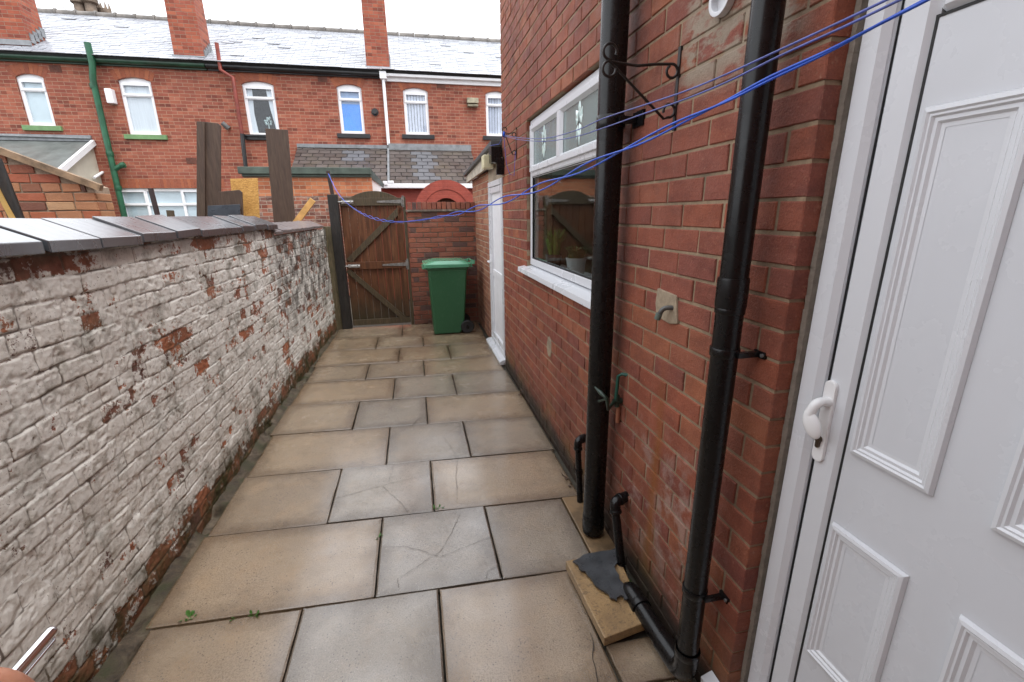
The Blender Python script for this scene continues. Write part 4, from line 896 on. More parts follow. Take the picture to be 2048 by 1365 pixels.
# ------------------------------------------------------------------ clothes lines
LINE = N('blue_nylon_cord'); c = LINE.mix(LINE.noise(35, 3), (.008, .05, .44), (.025, .13, .68)); LINEM = LINE.out(c, .3, None, .5)
LINE2 = simple('faded_blue_cord', (.075, .10, .34), .35, .25, 12)
def line(px, a, b, r, twist=None, tail=()):
    P = [Vector(PV(p[0], p[1], a, b)) for p in px]; Q = []
    for i in range(len(P)-1):                       # Catmull-Rom
        p0 = P[max(i-1, 0)]; p1 = P[i]; p2 = P[i+1]; p3 = P[min(i+2, len(P)-1)]
        L_ = (p2-p1).length; k_ = max(4, int(L_/.03))
        for j in range(k_):
            t_ = j/k_; Q.append(.5*((2*p1)+(p2-p0)*t_+(2*p0-5*p1+4*p2-p3)*t_*t_+(3*p1-p0-3*p2+p3)*t_**3))
    Q.append(P[-1])
    for q in tail:
        e_ = Q[-1]; q = Vector(q); Q += [e_.lerp(q, j/8) for j in range(1, 9)]
    mb = MB()
    if not twist: mb.tube(Q, r, 8); return mb, Q
    s_ = [0]
    for i in range(1, len(Q)): s_.append(s_[-1]+(Q[i]-Q[i-1]).length)
    for ph in range(twist[0]):
        path = []
        for i, q in enumerate(Q):
            tt = (Q[min(i+1, len(Q)-1)]-Q[max(i-1, 0)]).normalized(); u_ = tt.orthogonal().normalized(); w__ = tt.cross(u_)
            an = 2*math.pi*(s_[i]/twist[1]+ph/twist[0]); sep = twist[2]*(1+.8*math.sin(s_[i]*2.3+1)); path.append(q+Vector((0, 0, 1))*math.sin(an)*sep+w__*math.cos(an)*sep*.5)
        mb.tube(path, r, 8)
    return mb, Q
A_, B_ = (-1.135, GY-.04), (.70, .56)
HOOK = [(XR-.03, -.16, 2.42)]
mb, Q1 = line([(657, 348), (672, 380), (690, 403), (720, 425), (752, 438), (790, 444), (830, 442), (880, 434), (940, 421), (1000, 403), (1050, 386), (1120, 358), (1200, 321), (1280, 285), (1360, 245), (1450, 204), (1540, 157), (1650, 106), (1760, 48), (1860, -4), (1960, -62)], A_, B_, .0024, (2, .55, .0062), HOOK)
hk = MB(); hk.box(XR-.008, XR+.002, -.19, -.13, 2.38, 2.46); hk.tube([(XR-.005, -.16, 2.42)]+[(XR-.03+.018*math.cos(a_), -.16, 2.42+.018*math.sin(a_)) for a_ in np.linspace(0, 6.0, 16)], .0035, 8)
tag(hk.build('wall_hook', IRON, base=(XR, -.16, 2.42)), 'black wall hook beside the near white door, where the blue lines end', 'hook')
cl = thing('clothes_line', tuple(Q1[len(Q1)//2]), 'thick doubled blue clothes line sagging from the gate post across the window and pipes', 'clothes line')
dm = mb
for i, q in enumerate(Q1):
    if random.random() < .42 and q.y > 1.2: dm.ball((q.x, q.y, q.z-.010-random.uniform(0, .003)), .0034, .0034, .0042, 8, 6, mi=1)
DROP = glass('water_drop', (.97, .97, 1.), .02)
mb.build('cord', [LINEM, DROP], cl)
A2, B2 = (.842, 4.20), (.655, .58)
for px, lab in (([(1010, 271), (1040, 276), (1090, 277), (1150, 262), (1205, 238), (1290, 210), (1370, 183), (1455, 148), (1560, 100), (1690, 40), (1790, -8), (1880, -50)], 'thin blue clothes line, upper of two crossing the scroll bracket'),
                ([(1010, 273), (1040, 280), (1090, 283), (1150, 274), (1205, 257), (1290, 227), (1370, 199), (1455, 164), (1560, 112), (1690, 53), (1800, 0), (1890, -46)], 'thin blue clothes line, lower of two crossing the scroll bracket')):
    mb, Q2 = line(px, A2, B2, .0021, None, HOOK); o = mb.build('clothes_line', LINE2, base=tuple(Q2[len(Q2)//2])); tag(o, lab, 'clothes line')
mb = MB(); k0 = PX(1008, 268, .838)
mb.tube([tuple(k0), (.845, 4.21, k0[2]-.10), (.86, 4.215, k0[2]-.25), (.89, 4.22, k0[2]-.33), (.93, 4.22, k0[2]-.345), (.945, 4.22, 2.26)], .002, 6); mb.tube([tuple(k0), (.84, 4.45, k0[2]-.05), (.845, 5.0, 2.41)], .0022, 6)
mb.ball(tuple(k0), .012, .012, .022); tag(mb.build('cord_end', LINEM, base=tuple(k0)), 'loose knotted end of blue cord hanging from the small far bracket', 'cord')

# ------------------------------------------------------------------ things on the kitchen window sill
def grass_pot(cx, cy, z0, r, h, gh, label, potc, n, leaf_c, spread):
    t_ = thing('potted_plant', (cx, cy, z0), label, 'plant', 'pots on the kitchen window sill')
    b = MB(); R_ = lambda q, z: [(cx+q*math.cos(2*math.pi*i/20), cy+q*math.sin(2*math.pi*i/20), z) for i in range(20)]
    b.loft([R_(r*.75, z0), R_(r*.95, z0+h*.9), R_(r, z0+h*.9), R_(r, z0+h), R_(r*.88, z0+h), R_(r*.85, z0+h*.85)], smooth=False); b.build('pot', potc, t_)
    b = MB()
    for i in range(n):
        a = random.uniform(0, 6.28); rr = random.uniform(0, r*.7); d_ = random.uniform(.1, spread); hh = gh*random.uniform(.55, 1.); p = Vector((cx+rr*math.cos(a), cy+rr*math.sin(a), z0+h*.85)); dirv = Vector((math.cos(a), math.sin(a), 0)); wv = dirv.cross(Vector((0, 0, 1)))*.0045
        q1 = p+Vector((0, 0, hh*.6))+dirv*d_*.3*hh; q2 = p+Vector((0, 0, hh*(1-.2*d_)))+dirv*d_*hh
        b.add([p-wv, p+wv, q1+wv, q1-wv, q2], [(0, 1, 2, 3), (3, 2, 4)])
    b.build('foliage', simple('pot_plant_leaf', leaf_c, .5, .3, 30), t_)
sz = WZ0+.012
grass_pot(XR+.185, 3.66, sz, .07, .12, .26, 'tall grassy bright green plant in a dark pot behind the kitchen window', simple('dark_pot', (.02, .017, .015), .5, .2), 170, (.10, .25, .03), .55)
grass_pot(XR+.185, 3.12, sz, .075, .14, .13, 'low bushy herb in a pale grey pot behind the kitchen window', simple('pale_pot', (.42, .44, .45), .5, .1), 240, (.05, .11, .03), 1.2)

# ------------------------------------------------------------------ weeds and dead leaves
WEED = simple('weed_leaf', (.06, .17, .025), .45, .3, 40)
def weed(px, n, s, label):
    p = PZ(px[0], px[1]); b = MB()
    for i in range(n):
        a = random.uniform(0, 6.28); l_ = s*random.uniform(.5, 1.1); el = random.uniform(.25, 1.1); o_ = Vector((p[0]+random.uniform(-1, 1)*s*.9, p[1]+random.uniform(-.3, .3)*s*.3, -.004))
        d_ = Vector((math.cos(a)*math.cos(el), math.sin(a)*math.cos(el), math.sin(el))); w__ = d_.cross(Vector((0, 0, 1))).normalized()*l_*.3; up_ = w__.cross(d_).normalized()*l_*.08
        b.tube([o_, o_+d_*l_*.5], .0009, 5)
        c_ = o_+d_*l_*.5; b.add([c_, c_+d_*l_*.3+w__-up_, c_+d_*l_*.75+w__*.8-up_, c_+d_*l_, c_+d_*l_*.75-w__*.8-up_, c_+d_*l_*.3-w__-up_, c_+d_*l_*.5], [(0, 1, 6), (1, 2, 6), (2, 3, 6), (3, 4, 6), (4, 5, 6), (5, 0, 6)])
    tag(b.build('weed', WEED, base=(p[0], p[1], 0)), label, 'weed', 'weeds in the paving joints')
weed((378, 1236), 14, .028, 'largest weed, bright green, in the nearest long joint by the white wall')
weed((300, 1250), 5, .014, 'tiny weed where the nearest long joint meets the rubble by the white wall')
weed((512, 1230), 9, .018, 'small weed in the nearest long joint, short of its first cross joint')
weed((470, 1236), 4, .016, 'speck of weed between the two bigger weeds of the nearest joint')
weed((875, 1018), 8, .020, 'round leaved weed in mid paving, just beyond the cracked grey slab')
weed((757, 1075), 7, .02, 'small weed in the cross joint left of the cracked grey slab')
weed((1256, 1085), 7, .03, 'weed at the foot of the brick wall behind the elbowed waste pipe')
weed((1347, 1232), 10, .028, 'bright weed between the bent black pipe and the brick wall')
weed((1255, 1160), 6, .024, 'weed tuft beside the broken slate at the wall foot')
LEAF = simple('dead_leaf', (.085, .042, .022), .6, .4, 40)
def leaves(px, n, s, label, dx=0.):
    p = PZ(*px); b = MB()
    for i in range(n):
        o_ = Vector((p[0]+random.uniform(-1, 1)*s*.6+dx, p[1]+random.uniform(-1, 1)*s*1.5, random.uniform(.0, .03))); a = random.uniform(0, 6.28); l_ = s*random.uniform(.5, 1); d_ = Vector((math.cos(a), math.sin(a), random.uniform(-.1, .5))); w__ = Vector((-d_.y, d_.x, random.uniform(-.4, .4)))*.3
        b.add([o_, o_+(d_*.35+w__)*l_, o_+(d_*.7+w__*.7)*l_, o_+d_*l_+Vector((0, 0, .3*l_)), o_+(d_*.7-w__*.7)*l_, o_+(d_*.35-w__)*l_, o_+d_*.5*l_-Vector((0, 0, .1*l_))], [(0, 1, 6), (1, 2, 6), (2, 3, 6), (3, 4, 6), (4, 5, 6), (5, 0, 6)])
    tag(b.build('dead_leaves', LEAF, base=(p[0], p[1], 0)), label, 'leaves', 'dead leaves along the wall foot')
leaves((1012, 728), 14, .055, 'heap of brown dead leaves at the house corner beside the outhouse sill', -.02); leaves((1048, 790), 9, .05, 'small heap of brown dead leaves midway between the house corner and the thin waste pipe', -.01); leaves((1142, 965), 5, .05, 'few curled brown leaves at the foot of the thin waste pipe')
# ------------------------------------------------------------------ the terrace across the back alley
FY = 13.0
TB = brick_tex('terrace_brick', (.285, .09, .054), (.235, .068, .045), (.33, .22, .155), .8, ms=.005)
TB2 = brick_tex('chimney_brick', (.31, .085, .045), (.24, .062, .04), (.22, .14, .10), .8)
TARCH = brick_attr('arch_brick', [(.30, .085, .042), (.38, .12, .055), (.25, .07, .04)], .8, bs=.3)
def slate_mat(name, ca, cb, r0, r1, ior=1.9, moss=0., new=False):
    n = N(name); a = n.attr('rnd'); c = n.mix(a, ca, cb); k = n.noise(3, 5, .65); c = n.mix(n.mr(k, .4, .7, 0, .35), c, n.mix(1., c, (.6, .6, .62), 'MULTIPLY'))
    if moss: c = n.mix(n.mr(n.noise(1.6, 6, .7), .5, .68, 0, moss), c, (.075, .06, .035))
    if new: c = n.mix(n.mr(a, .86, .92), c, (.105, .105, .115))
    return n.out(c, n.mr(n.noise(2.2, 5, .6), .35, .65, r0, r1), n.bump(n.noise(30, 4), .25, .006), .6, None, ior=ior)
SLATE = slate_mat('wet_roof_slate', (.26, .275, .31), (.40, .42, .46), .22, .38, 3.2)
SLATE2 = slate_mat('mossy_lean_to_slate', (.055, .043, .039), (.105, .086, .079), .34, .6, 1.5, .6, True)
LEAD = simple('grey_lead_flashing', (.20, .21, .22), .4, .25, 9, metal=.2)
GREENP = simple('green_painted_iron', (.013, .088, .042), .4, .35, 6, dirt=((.008, .03, .015), 4, .8))
DKGRN = simple('dark_green_gutter', (.012, .05, .026), .35, .4, 6, dirt=((.02, .02, .015), 3, .8))
BLKG = simple('black_gutter', (.014, .015, .016), .35, .4, 6)
REDP = simple('red_painted_pipe', (.19, .03, .018), .5, .4, 6)
SILLG = simple('green_painted_stone', (.13, .24, .10), .6, .2, 9); SILLK = simple('black_painted_stone', (.012, .013, .015), .4, .3, 9)
def slates(x0, x1, ye, ze, yr, zr, nrow, wd, tilt=.010, gp=.003, patch=None):
    mb = MB(); d = np.array([0, yr-ye, zr-ze]); L_ = np.linalg.norm(d); d /= L_; nrm = np.array([0, -d[2], d[1]]); st = L_/nrow
    for r in range(nrow):
        off = -(wd/2 if r % 2 else 0) - random.uniform(0, .02); x = x0+off
        while x < x1:
            a, b = max(x+gp, x0), min(x+wd-gp, x1); x += wd
            if b-a < .03: continue
            lift = tilt+random.uniform(-.003, .004)+(.014 if random.random() < .02 else 0); sk = random.uniform(-.006, .006); l2 = random.uniform(-.002, .002)
            p0 = np.array([0, ye, ze])+d*(st*r-.012+random.uniform(-.006, .006)); p1 = np.array([0, ye, ze])+d*(st*(r+1)+.03)
            A = p0+nrm*lift; B = p1+nrm*.001; ex = np.array([1., 0, 0])
            mb.add([ex*a+A+d*sk, ex*b+A-d*sk+nrm*l2, ex*b+B, ex*a+B, ex*a+A+d*sk-nrm*.012, ex*b+A-d*sk-nrm*.012], [(0, 1, 2, 3), (4, 5, 1, 0)], random.random()*.8 if not (patch and patch[0] < (a+b)/2 < patch[1] and patch[2] <= r <= patch[3]) else random.uniform(.93, 1))
    return mb
def facade(house_, x0, x1, z1, holes, y=FY, mat=TB, rev=.11):
    # outline with arched holes, tessellated, plus reveals
    outl = [Vector((x0, -.05, 0)), Vector((x1, -.05, 0)), Vector((x1, z1, 0)), Vector((x0, z1, 0))]
    hs_ = []
    for (a, b, c, d_, rise) in holes:
        h_ = [Vector((a, c, 0)), Vector((b, c, 0)), Vector((b, d_-rise, 0))]
        if rise:
            w2 = (b-a)/2; R_ = (w2*w2+rise*rise)/(2*rise); th0 = math.asin(w2/R_)
            h_ += [Vector(((a+b)/2+R_*math.sin(t_), d_-R_+R_*math.cos(t_), 0)) for t_ in np.linspace(th0, -th0, 11)[1:-1]]
        h_.append(Vector((a, d_-rise, 0))); hs_.append(h_)
    flat = [p for lst in [outl]+hs_ for p in lst]
    tri = geometry.tessellate_polygon([outl]+hs_)
    mb = MB(); mb.add([(p.x, y, p.y) for p in flat], [tuple(t_) for t_ in tri])
    for h_ in hs_:
        n_ = len(h_); mb.add([(p.x, y, p.y) for p in h_]+[(p.x, y+rev, p.y) for p in h_], [(i, (i+1) % n_, n_+(i+1) % n_, n_+i) for i in range(n_)])
    return mb.build('wall', mat, house_)
CURT = simple('net_curtain', (.72, .75, .76), .8, .12, 3, stretch=(22, 22, .4)); DARKROOM = simple('dim_room', (.045, .04, .04), .8, .3)
BLUEC = simple('blue_curtain', (.05, .30, .82), .8, .12, 2, stretch=(3, 3, 2)); PALEBL = simple('pale_blind', (.62, .70, .71), .8, .1, 2); VB = simple('vertical_blind', (.76, .78, .86), .7, .1)
FGL = glass('upstairs_glass', (.93, .95, .97), .02, .1, .05)
def fwin(house_, a, b, c, d_, rise, sillm, kind_, mull=()):
    y0 = FY+.045; w_ = .07; f = MB()
    f.box(a, a+w_, y0, y0+.06, c, d_-rise); f.box(b-w_, b, y0, y0+.06, c, d_-rise); f.box(a+w_, b-w_, y0+.0005, y0+.0595, c, c+w_)
    tz = c+(d_-c)*.70; f.box(a+w_, b-w_, y0+.0005, y0+.0595, tz-.03, tz+.03)
    if rise:
        w2 = (b-a)/2; R_ = (w2*w2+rise*rise)/(2*rise); th0 = math.asin(w2/R_); zt = d_-rise-.075
        f.prism([(a, d_-rise), (a+w_, zt), (b-w_, zt), (b, d_-rise)]+[((a+b)/2+R_*math.sin(t_), d_-R_+R_*math.cos(t_)) for t_ in np.linspace(th0, -th0, 11)[1:-1]], 'y', y0+.001, y0+.059)
    else: zt = d_-w_; f.box(a+w_, b-w_, y0+.0005, y0+.0595, zt, d_)
    for m_ in mull: f.box(m_-.03, m_+.03, y0+.001, y0+.059, c+w_, zt)
    win_ = f.build('window', UPVC_FAR, house_)
    # raised opening sash round the top light
    xs_ = [a]+list(mull)+[b]
    for i in range(len(xs_)-1):
        if len(xs_) > 2 and i == 1: continue
        s2 = MB(); xa, xb = xs_[i]+(.03 if i == 0 else -.005), xs_[i+1]-(.03 if i == len(xs_)-2 else -.005); za, zb = tz-.01, zt+.03
        for bx in ((xa, xb, za, za+.045), (xa, xb, zb-.045, zb), (xa, xa+.04, za+.045, zb-.045), (xb-.04, xb, za+.045, zb-.045)): s2.box(bx[0], bx[1], y0-.018, y0+.002, bx[2], bx[3])
        s2.build('sash', UPVC_FAR, win_)
    g_ = MB(); g_.box(a+.03, b-.03, y0+.03, y0+.036, c+.03, d_-rise-.02); g_.build('pane', FGL, win_)
    k_ = MB(); rm = MB(); rm.box(a-.2, b+.2, y0+.9, y0+.95, c-.2, d_+.2); rm.box(a-.2, a-.15, y0+.07, y0+.9, c-.2, d_+.2); rm.box(b+.15, b+.2, y0+.07, y0+.9, c-.2, d_+.2); rm.box(a-.15, b+.15, y0+.07, y0+.9, c-.2, c-.15); rm.box(a-.15, b+.15, y0+.07, y0+.9, d_+.15, d_+.2)
    rm.build('room', DARKROOM, win_)
    if kind_ == 'net': k_.box(a+.02, b-.02, y0+.045, y0+.05, c+.02, d_); k_.build('curtain', CURT, win_)
    if kind_ == 'pale': k_.box(a+.02, b-.02, y0+.045, y0+.05, c+.02, d_); k_.build('curtain', PALEBL, win_)
    if kind_ == 'blue': k_.box(a+.02, b-.02, y0+.045, y0+.05, c+.02, c+(d_-c)*.62); k_.build('curtain', BLUEC, win_); k2 = MB(); k2.box(a+.02, b-.02, y0+.056, y0+.06, c+(d_-c)*.60, d_); k2.build('curtain', simple('pale_blue_curtain', (.30, .42, .62), .8, .1), win_)
    if kind_ == 'vert':
        x = a+.03
        while x < b-.03: k_.hexa([(x, y0+.07, c+.03), (x+.062, y0+.046, c+.03), (x+.064, y0+.049, c+.03), (x+.002, y0+.073, c+.03)], [(x, y0+.07, d_), (x+.062, y0+.046, d_), (x+.064, y0+.049, d_), (x+.002, y0+.073, d_)]); x += .075
        k_.build('blind', VB, win_)
    if kind_ == 'drape':
        k_.prism([(a+.03, c+.02), (a+.20, c+.02), (a+.16, c+.5), (a+.20, d_), (a+.03, d_)], 'y', y0+.045, y0+.05); k_.prism([(b-.03, c+.02), (b-.07, c+.02), (b-.16, c+.6), (b-.22, d_), (b-.03, d_)], 'y', y0+.045, y0+.05); k_.build('curtain', CURT, win_)
        k2 = MB()
        for _ in range(9): k2.ball((b-.28+random.uniform(-.07, .07), y0+.16, c+.36+random.uniform(-.07, .1)), .03, .03, .03, 8, 6)
        k2.tube([(b-.28, y0+.16, c+.05), (b-.28, y0+.16, c+.35)], .01, 6); k2.build('ornament', simple('pale_flowers', (.5, .62, .58), .6, .2), win_)
    if sillm:
        s2 = MB(); s2.box(a-.10, b+.12, FY-.06, FY+.05, c-.105, c-.003); s2.build('sill', sillm, win_, bevel=.006)
    if rise:
        ab = MB(); n_ = 9; R1, R2 = R_+.012, R_+.21
        for i in range(n_):
            t0, t1 = -th0*1.12+2.24*th0*i/n_+.006, -th0*1.12+2.24*th0*(i+1)/n_-.006
            cx2, cz2 = (a+b)/2, d_-R_
            ab.prism([(cx2+R1*math.sin(t0), cz2+R1*math.cos(t0)), (cx2+R1*math.sin(t1), cz2+R1*math.cos(t1)), (cx2+R2*math.sin(t1), cz2+R2*math.cos(t1)), (cx2+R2*math.sin(t0), cz2+R2*math.cos(t0))], 'y', FY-.004, FY+.03, random.random())
        ab.build('window_arch', TARCH, house_)
def wpx(p, y=FY): # tl, tr, br, bl in pixels -> x0, x1, z0, z1
    q = [PY(a, b, y) for a, b in p]; return ((q[0][0]+q[3][0])/2, (q[1][0]+q[2][0])/2, (q[2][2]+q[3][2])/2, (q[0][2]+q[1][2])/2)
W = [wpx(p) for p in ([(32,148),(89,148),(107,252),(53,252)], [(236,155),(303,156),(319,270),(257,270)], [(485,163),(549,163),(557,272),(496,272)],
                      [(674,169),(722,169),(730,268),(681,268)], [(806,176),(855,176),(859,270),(811,270)], [(970,183),(1012,183),(1016,273),(974,273)])]
ZE = 5.10; YR = 16.0; ZR = PY(420, 47, YR)[2]
XB = [-12.5, PY(415, 130, FY)[0], PY(766, 155, FY)[0], 5.2]
RISE = .07
def terr(i, label):
    h_ = thing('terraced_house', ((XB[i]+XB[i+1])/2, FY, 0), label, 'house', 'terraced houses across the back alley'); return h_
def roof_of(h_, x0, x1):
    slates(x0, x1, FY-.22, ZE+.06, YR, ZR, 23, .30).build('roof', SLATE, h_)
    dk = MB(); dk.hexa([(x0, FY-.15, ZE), (x1, FY-.15, ZE), (x1, YR, ZR-.06), (x0, YR, ZR-.06)], [(x0, FY-.19, ZE+.045), (x1, FY-.19, ZE+.045), (x1, YR, ZR-.012), (x0, YR, ZR-.012)])
    dk.hexa([(x0, YR, ZR-.06), (x1, YR, ZR-.06), (x1, YR+3, ZE), (x0, YR+3, ZE)], [(x0, YR, ZR-.012), (x1, YR, ZR-.012), (x1, YR+3.05, ZE+.05), (x0, YR+3.05, ZE+.05)]); dk.build('roof_deck', BLKG, h_)
    rt = MB(); x = x0
    while x < x1-.05:
        xe = min(x+.46, x1); rt.tube([(x+.01, YR, ZR+.0), (xe-.05, YR, ZR+.004), (xe-.045, YR, ZR+.008), (xe, YR, ZR+.008)], [.085, .085, .105, .105], 10); x = xe
    rt.build('ridge', simple('ridge_tile', (.17, .155, .14), .6, .3, 7), h_)
    bk = MB(); bk.box(x0, x1, YR+2.7, YR+2.8, 0, ZE); bk.build('back_wall', TB, h_)
def chim(h_, x0, x1, y0, y1, z0, z1, flash=True):
    b = MB(); b.loft([[(x0+k_, y0+k_, z), (x1-k_, y0+k_, z), (x1-k_, y1-k_, z), (x0+k_, y1-k_, z)] for k_, z in ((0, z0), (.02, z1))]); b.box(x0-.04, x1+.04, y0-.04, y1+.04, z1, z1+.16); c_ = b.build('chimney', TB2, h_)
    f = MB()
    for k_ in range(4): f.box(x1-.02, x1+.02, y0+.06+.12*k_, y0+.20+.12*k_, z0+.10+.08*k_, z0+.28+.08*k_)
    f.box(x0-.03, x1+.03, y0-.03, y0+.02, z0+.02, z0+.12); f.build('flashing', LEAD, c_)
    for k_ in range(2):
        p = MB(); R_ = lambda q, z: [(x0+(x1-x0)*(.3+.4*k_)+q*math.cos(2*math.pi*i/14), (y0+y1)/2+q*math.sin(2*math.pi*i/14), z) for i in range(14)]
        p.loft([R_(.12, z1+.15), R_(.10, z1+.5), R_(.12, z1+.5), R_(.12, z1+.56)]); p.build('chimney_pot', TARCH, c_)
ha = terr(0, 'terraced house on the left with green gutter, green sills and two upstairs windows')
gA = wpx([(236,377),(430,377),(440,470),(252,470)]); gA = (gA[0], gA[1], 1.15, gA[3])
facade(ha, XB[0], XB[1], ZE, [(W[0][0], W[0][1], W[0][2], W[0][3], RISE), (W[1][0], W[1][1], W[1][2], W[1][3], RISE), (gA[0], min(gA[1], XB[1]-.1), gA[2], gA[3], 0), (-11.5, -10.9, W[0][2], W[0][3], RISE)])
fwin(ha, *W[0], RISE, SILLG, 'pale'); fwin(ha, *W[1], RISE, SILLG, 'net'); fwin(ha, -11.5, -10.9, W[0][2], W[0][3], RISE, SILLG, 'net')
gx = [PY(292, 400, FY)[0], PY(365, 400, FY)[0]]; fwin(ha, gA[0], min(gA[1], XB[1]-.1), gA[2], gA[3], 0, SILLG, 'pale', gx)
so_ = MB(); x = gA[0]-.1
while x < XB[1]-.12: so_.box(x, x+.066, FY-.004, FY+.02, gA[3]+.003, gA[3]+.215, random.random()); x += .0745
so_.build('window_arch', TARCH, ha)
roof_of(ha, XB[0], XB[1]); c1 = PY(345, 60, FY)
chim(ha, PY(62, 92, FY)[0]-.78, PY(56, 92, FY)[0], FY+.06, FY+.62, ZE+.22, 8.0)
chim(ha, PY(352, 122, FY)[0], PY(424, 124, FY)[0]-.14, FY-.05, FY+.52, ZE+.06, 8.2)
gt_ = MB(); gt_.tube([(XB[0], FY-.10, ZE-.02), (XB[1]-.02, FY-.10, ZE-.01)], .062, 12); gt_.box(XB[0], XB[1]-.02, FY-.06, FY-.003, ZE-.10, ZE+.03); gt_.build('gutter', DKGRN, ha)
hb_ = terr(1, 'middle terraced house with black gutter, blue curtained window and red downpipe')
facade(hb_, XB[1]+.001, XB[2], ZE, [(*w_[:4], RISE) for w_ in (W[2], W[3])])
fwin(hb_, *W[2], RISE, SILLK, 'drape'); fwin(hb_, *W[3], RISE, SILLK, 'blue'); roof_of(hb_, XB[1]+.001, XB[2])
chim(hb_, PY(733, 130, FY)[0], PY(779, 130, FY)[0], FY-.05, FY+.5, ZE+.04, 8.3)
gt_ = MB(); gt_.tube([(XB[1], FY-.10, ZE-.012), (XB[2]-.06, FY-.10, ZE-.02)], .062, 12); gt_.box(XB[1]+.01, XB[2]-.06, FY-.06, FY-.003, ZE-.10, ZE+.03); gt_.build('gutter', BLKG, hb_)
hc_ = terr(2, 'right hand terraced house with white gutter and striped vertical blinds upstairs')
facade(hc_, XB[2]+.001, XB[3], ZE, [(*w_[:4], RISE) for w_ in (W[4], W[5])])
fwin(hc_, *W[4], RISE, SILLK, 'vert'); fwin(hc_, *W[5], RISE, SILLK, 'vert'); roof_of(hc_, XB[2]+.002, XB[3])
gt_ = MB(); gt_.box(XB[2]+.02, XB[3], FY-.15, FY-.05, ZE-.06, ZE+.045); gt_.box(XB[2]+.01, XB[3], FY-.05, FY-.003, ZE-.155, ZE+.03); gt_.build('gutter', UPVC_FAR, hc_, bevel=.012)
for h_, (px_, py_) in ((ha, (111, 138)), (ha, (383, 322)), (hb_, (645, 158)), (hc_, (882, 171))):
    q = PY(px_, py_, FY); b = MB(); b.box(q[0]-.11, q[0]+.11, FY-.008, FY+.02, q[2]-.07, q[2]+.07)
    for k_ in range(6): b.box(q[0]-.10+.033*k_, q[0]-.085+.033*k_, FY-.013, FY-.006, q[2]-.06, q[2]+.06)
    b.build('air_brick', simple('dark_air_brick', (.12, .045, .03), .8, .3), h_)
# pipes and boxes fixed to the terrace
yp = FY-.17; gpx = PY(190, 190, yp)[0]
b = MB(); b.tube([(gpx+.10, yp-.02, PY(168, 86, yp)[2]), (gpx+.10, yp-.02, PY(178, 130, yp)[2]), (gpx+.02, yp+.02, PY(186, 158, yp)[2]), (gpx, yp+.03, 3.6), (gpx-.02, yp+.03, 0)], .062, 16)
for z_ in (4.55, 3.15, 2.4): ring(b, (gpx, yp+.03, z_), .072, .10)
b.tube([(gpx, yp+.03, 2.80), (gpx+.17, yp+.03, 2.90), (gpx+.24, yp+.05, 2.92)], .052, 12); ring(b, (gpx+.2, yp+.04, 2.91), .065, .08, (1, 0, .2))
tag(b.build('soil_pipe', GREENP, base=(gpx, yp, 0)), 'green painted iron soil pipe rising above the green gutter of the left terraced house', 'pipe')
b = MB(); q = [PY(a_, c_, yp) for a_, c_ in ((433, 86), (441, 140), (466, 156), (473, 200), (484, 268))]; b.tube([tuple(p) for p in q], .042, 12); tp_ = thing('downpipe', (q[-1][0], yp, 2.8), 'rusty red downpipe with black lower half on the middle terraced house', 'pipe')
b.build('pipe', REDP, tp_); b = MB(); q2 = [PY(a_, c_, yp) for a_, c_ in ((484, 268), (491, 330), (500, 420))]; b.tube([tuple(p) for p in q2], .046, 12); b.box(q2[0][0], PY(540, 276, yp)[0], yp+.05, yp+.10, q2[0][2]-.04, q2[0][2]+.0); b.build('pipe', BLKG, tp_)
b = MB(); q = PY(766, 152, yp); zb = PY(772, 290, yp)[2]; b.tube([(q[0], yp+.06, q[2]), (q[0]+.0, yp+.06, zb)], .04, 12); b.box(q[0]-.08, q[0]+.08, yp-.02, yp+.14, q[2]-.06, q[2]+.10)
tag(b.build('downpipe', UPVC_FAR, base=(q[0], yp, zb)), 'white plastic downpipe with hopper dividing the two terraced houses on the right', 'pipe')
a_, c_ = PY(210, 178, FY-.1), PY(231, 208, FY-.1); b = MB(); b.box(a_[0], c_[0], FY-.16, FY, c_[2], a_[2]); tag(b.build('vent_box', UPVC_FAR, base=(a_[0], FY-.08, a_[2]), bevel=.02), 'white vent box on the brick beside the green soil pipe', 'vent')
a_, c_ = PY(934, 196, FY-.1), PY(957, 214, FY-.1); b = MB(); b.box(a_[0], c_[0], FY-.14, FY, c_[2]+.08, a_[2]); 
for k_ in range(5): b.box(a_[0]+.01, c_[0]-.01, FY-.145+.002*k_, FY-.02, c_[2]+.01*k_, c_[2]+.008+.01*k_)
tag(b.build('vent_box', simple('grey_vent', (.30, .27, .19), .6, .3, 12, dirt=((.05, .05, .03), 9, .8)), base=(a_[0], FY-.08, a_[2]), bevel=.01), 'dirty grey flue box on the right terraced house between its two windows', 'vent')
q = PY(750, 225, FY); b = MB(); b.tube([(q[0], FY-.12, q[2]), (q[0], FY, q[2])], [.06, .065], 14); b.tube([(q[0], FY-.03, q[2]), (q[0], FY-.01, q[2])], .09, 14); tag(b.build('flue', BLKG, base=(q[0], FY, q[2])), 'round black flue outlet between the blue curtained window and the white downpipe', 'vent')
q = PY(456, 255, FY); b = MB(); b.box(q[0]-.02, q[0]+.06, FY-.10, FY, q[2]-.03, q[2]+.03); b.tube([(q[0]-.06, FY-.16, q[2]+.07), (q[0]+.05, FY-.12, q[2]-.05)], .055, 12); tag(b.build('lamp', simple('grey_lamp', (.10, .10, .10), .4, .3), base=(q[0], FY, q[2]), bevel=.005), 'small grey security lamp on the terrace wall left of the red pipe', 'lamp')
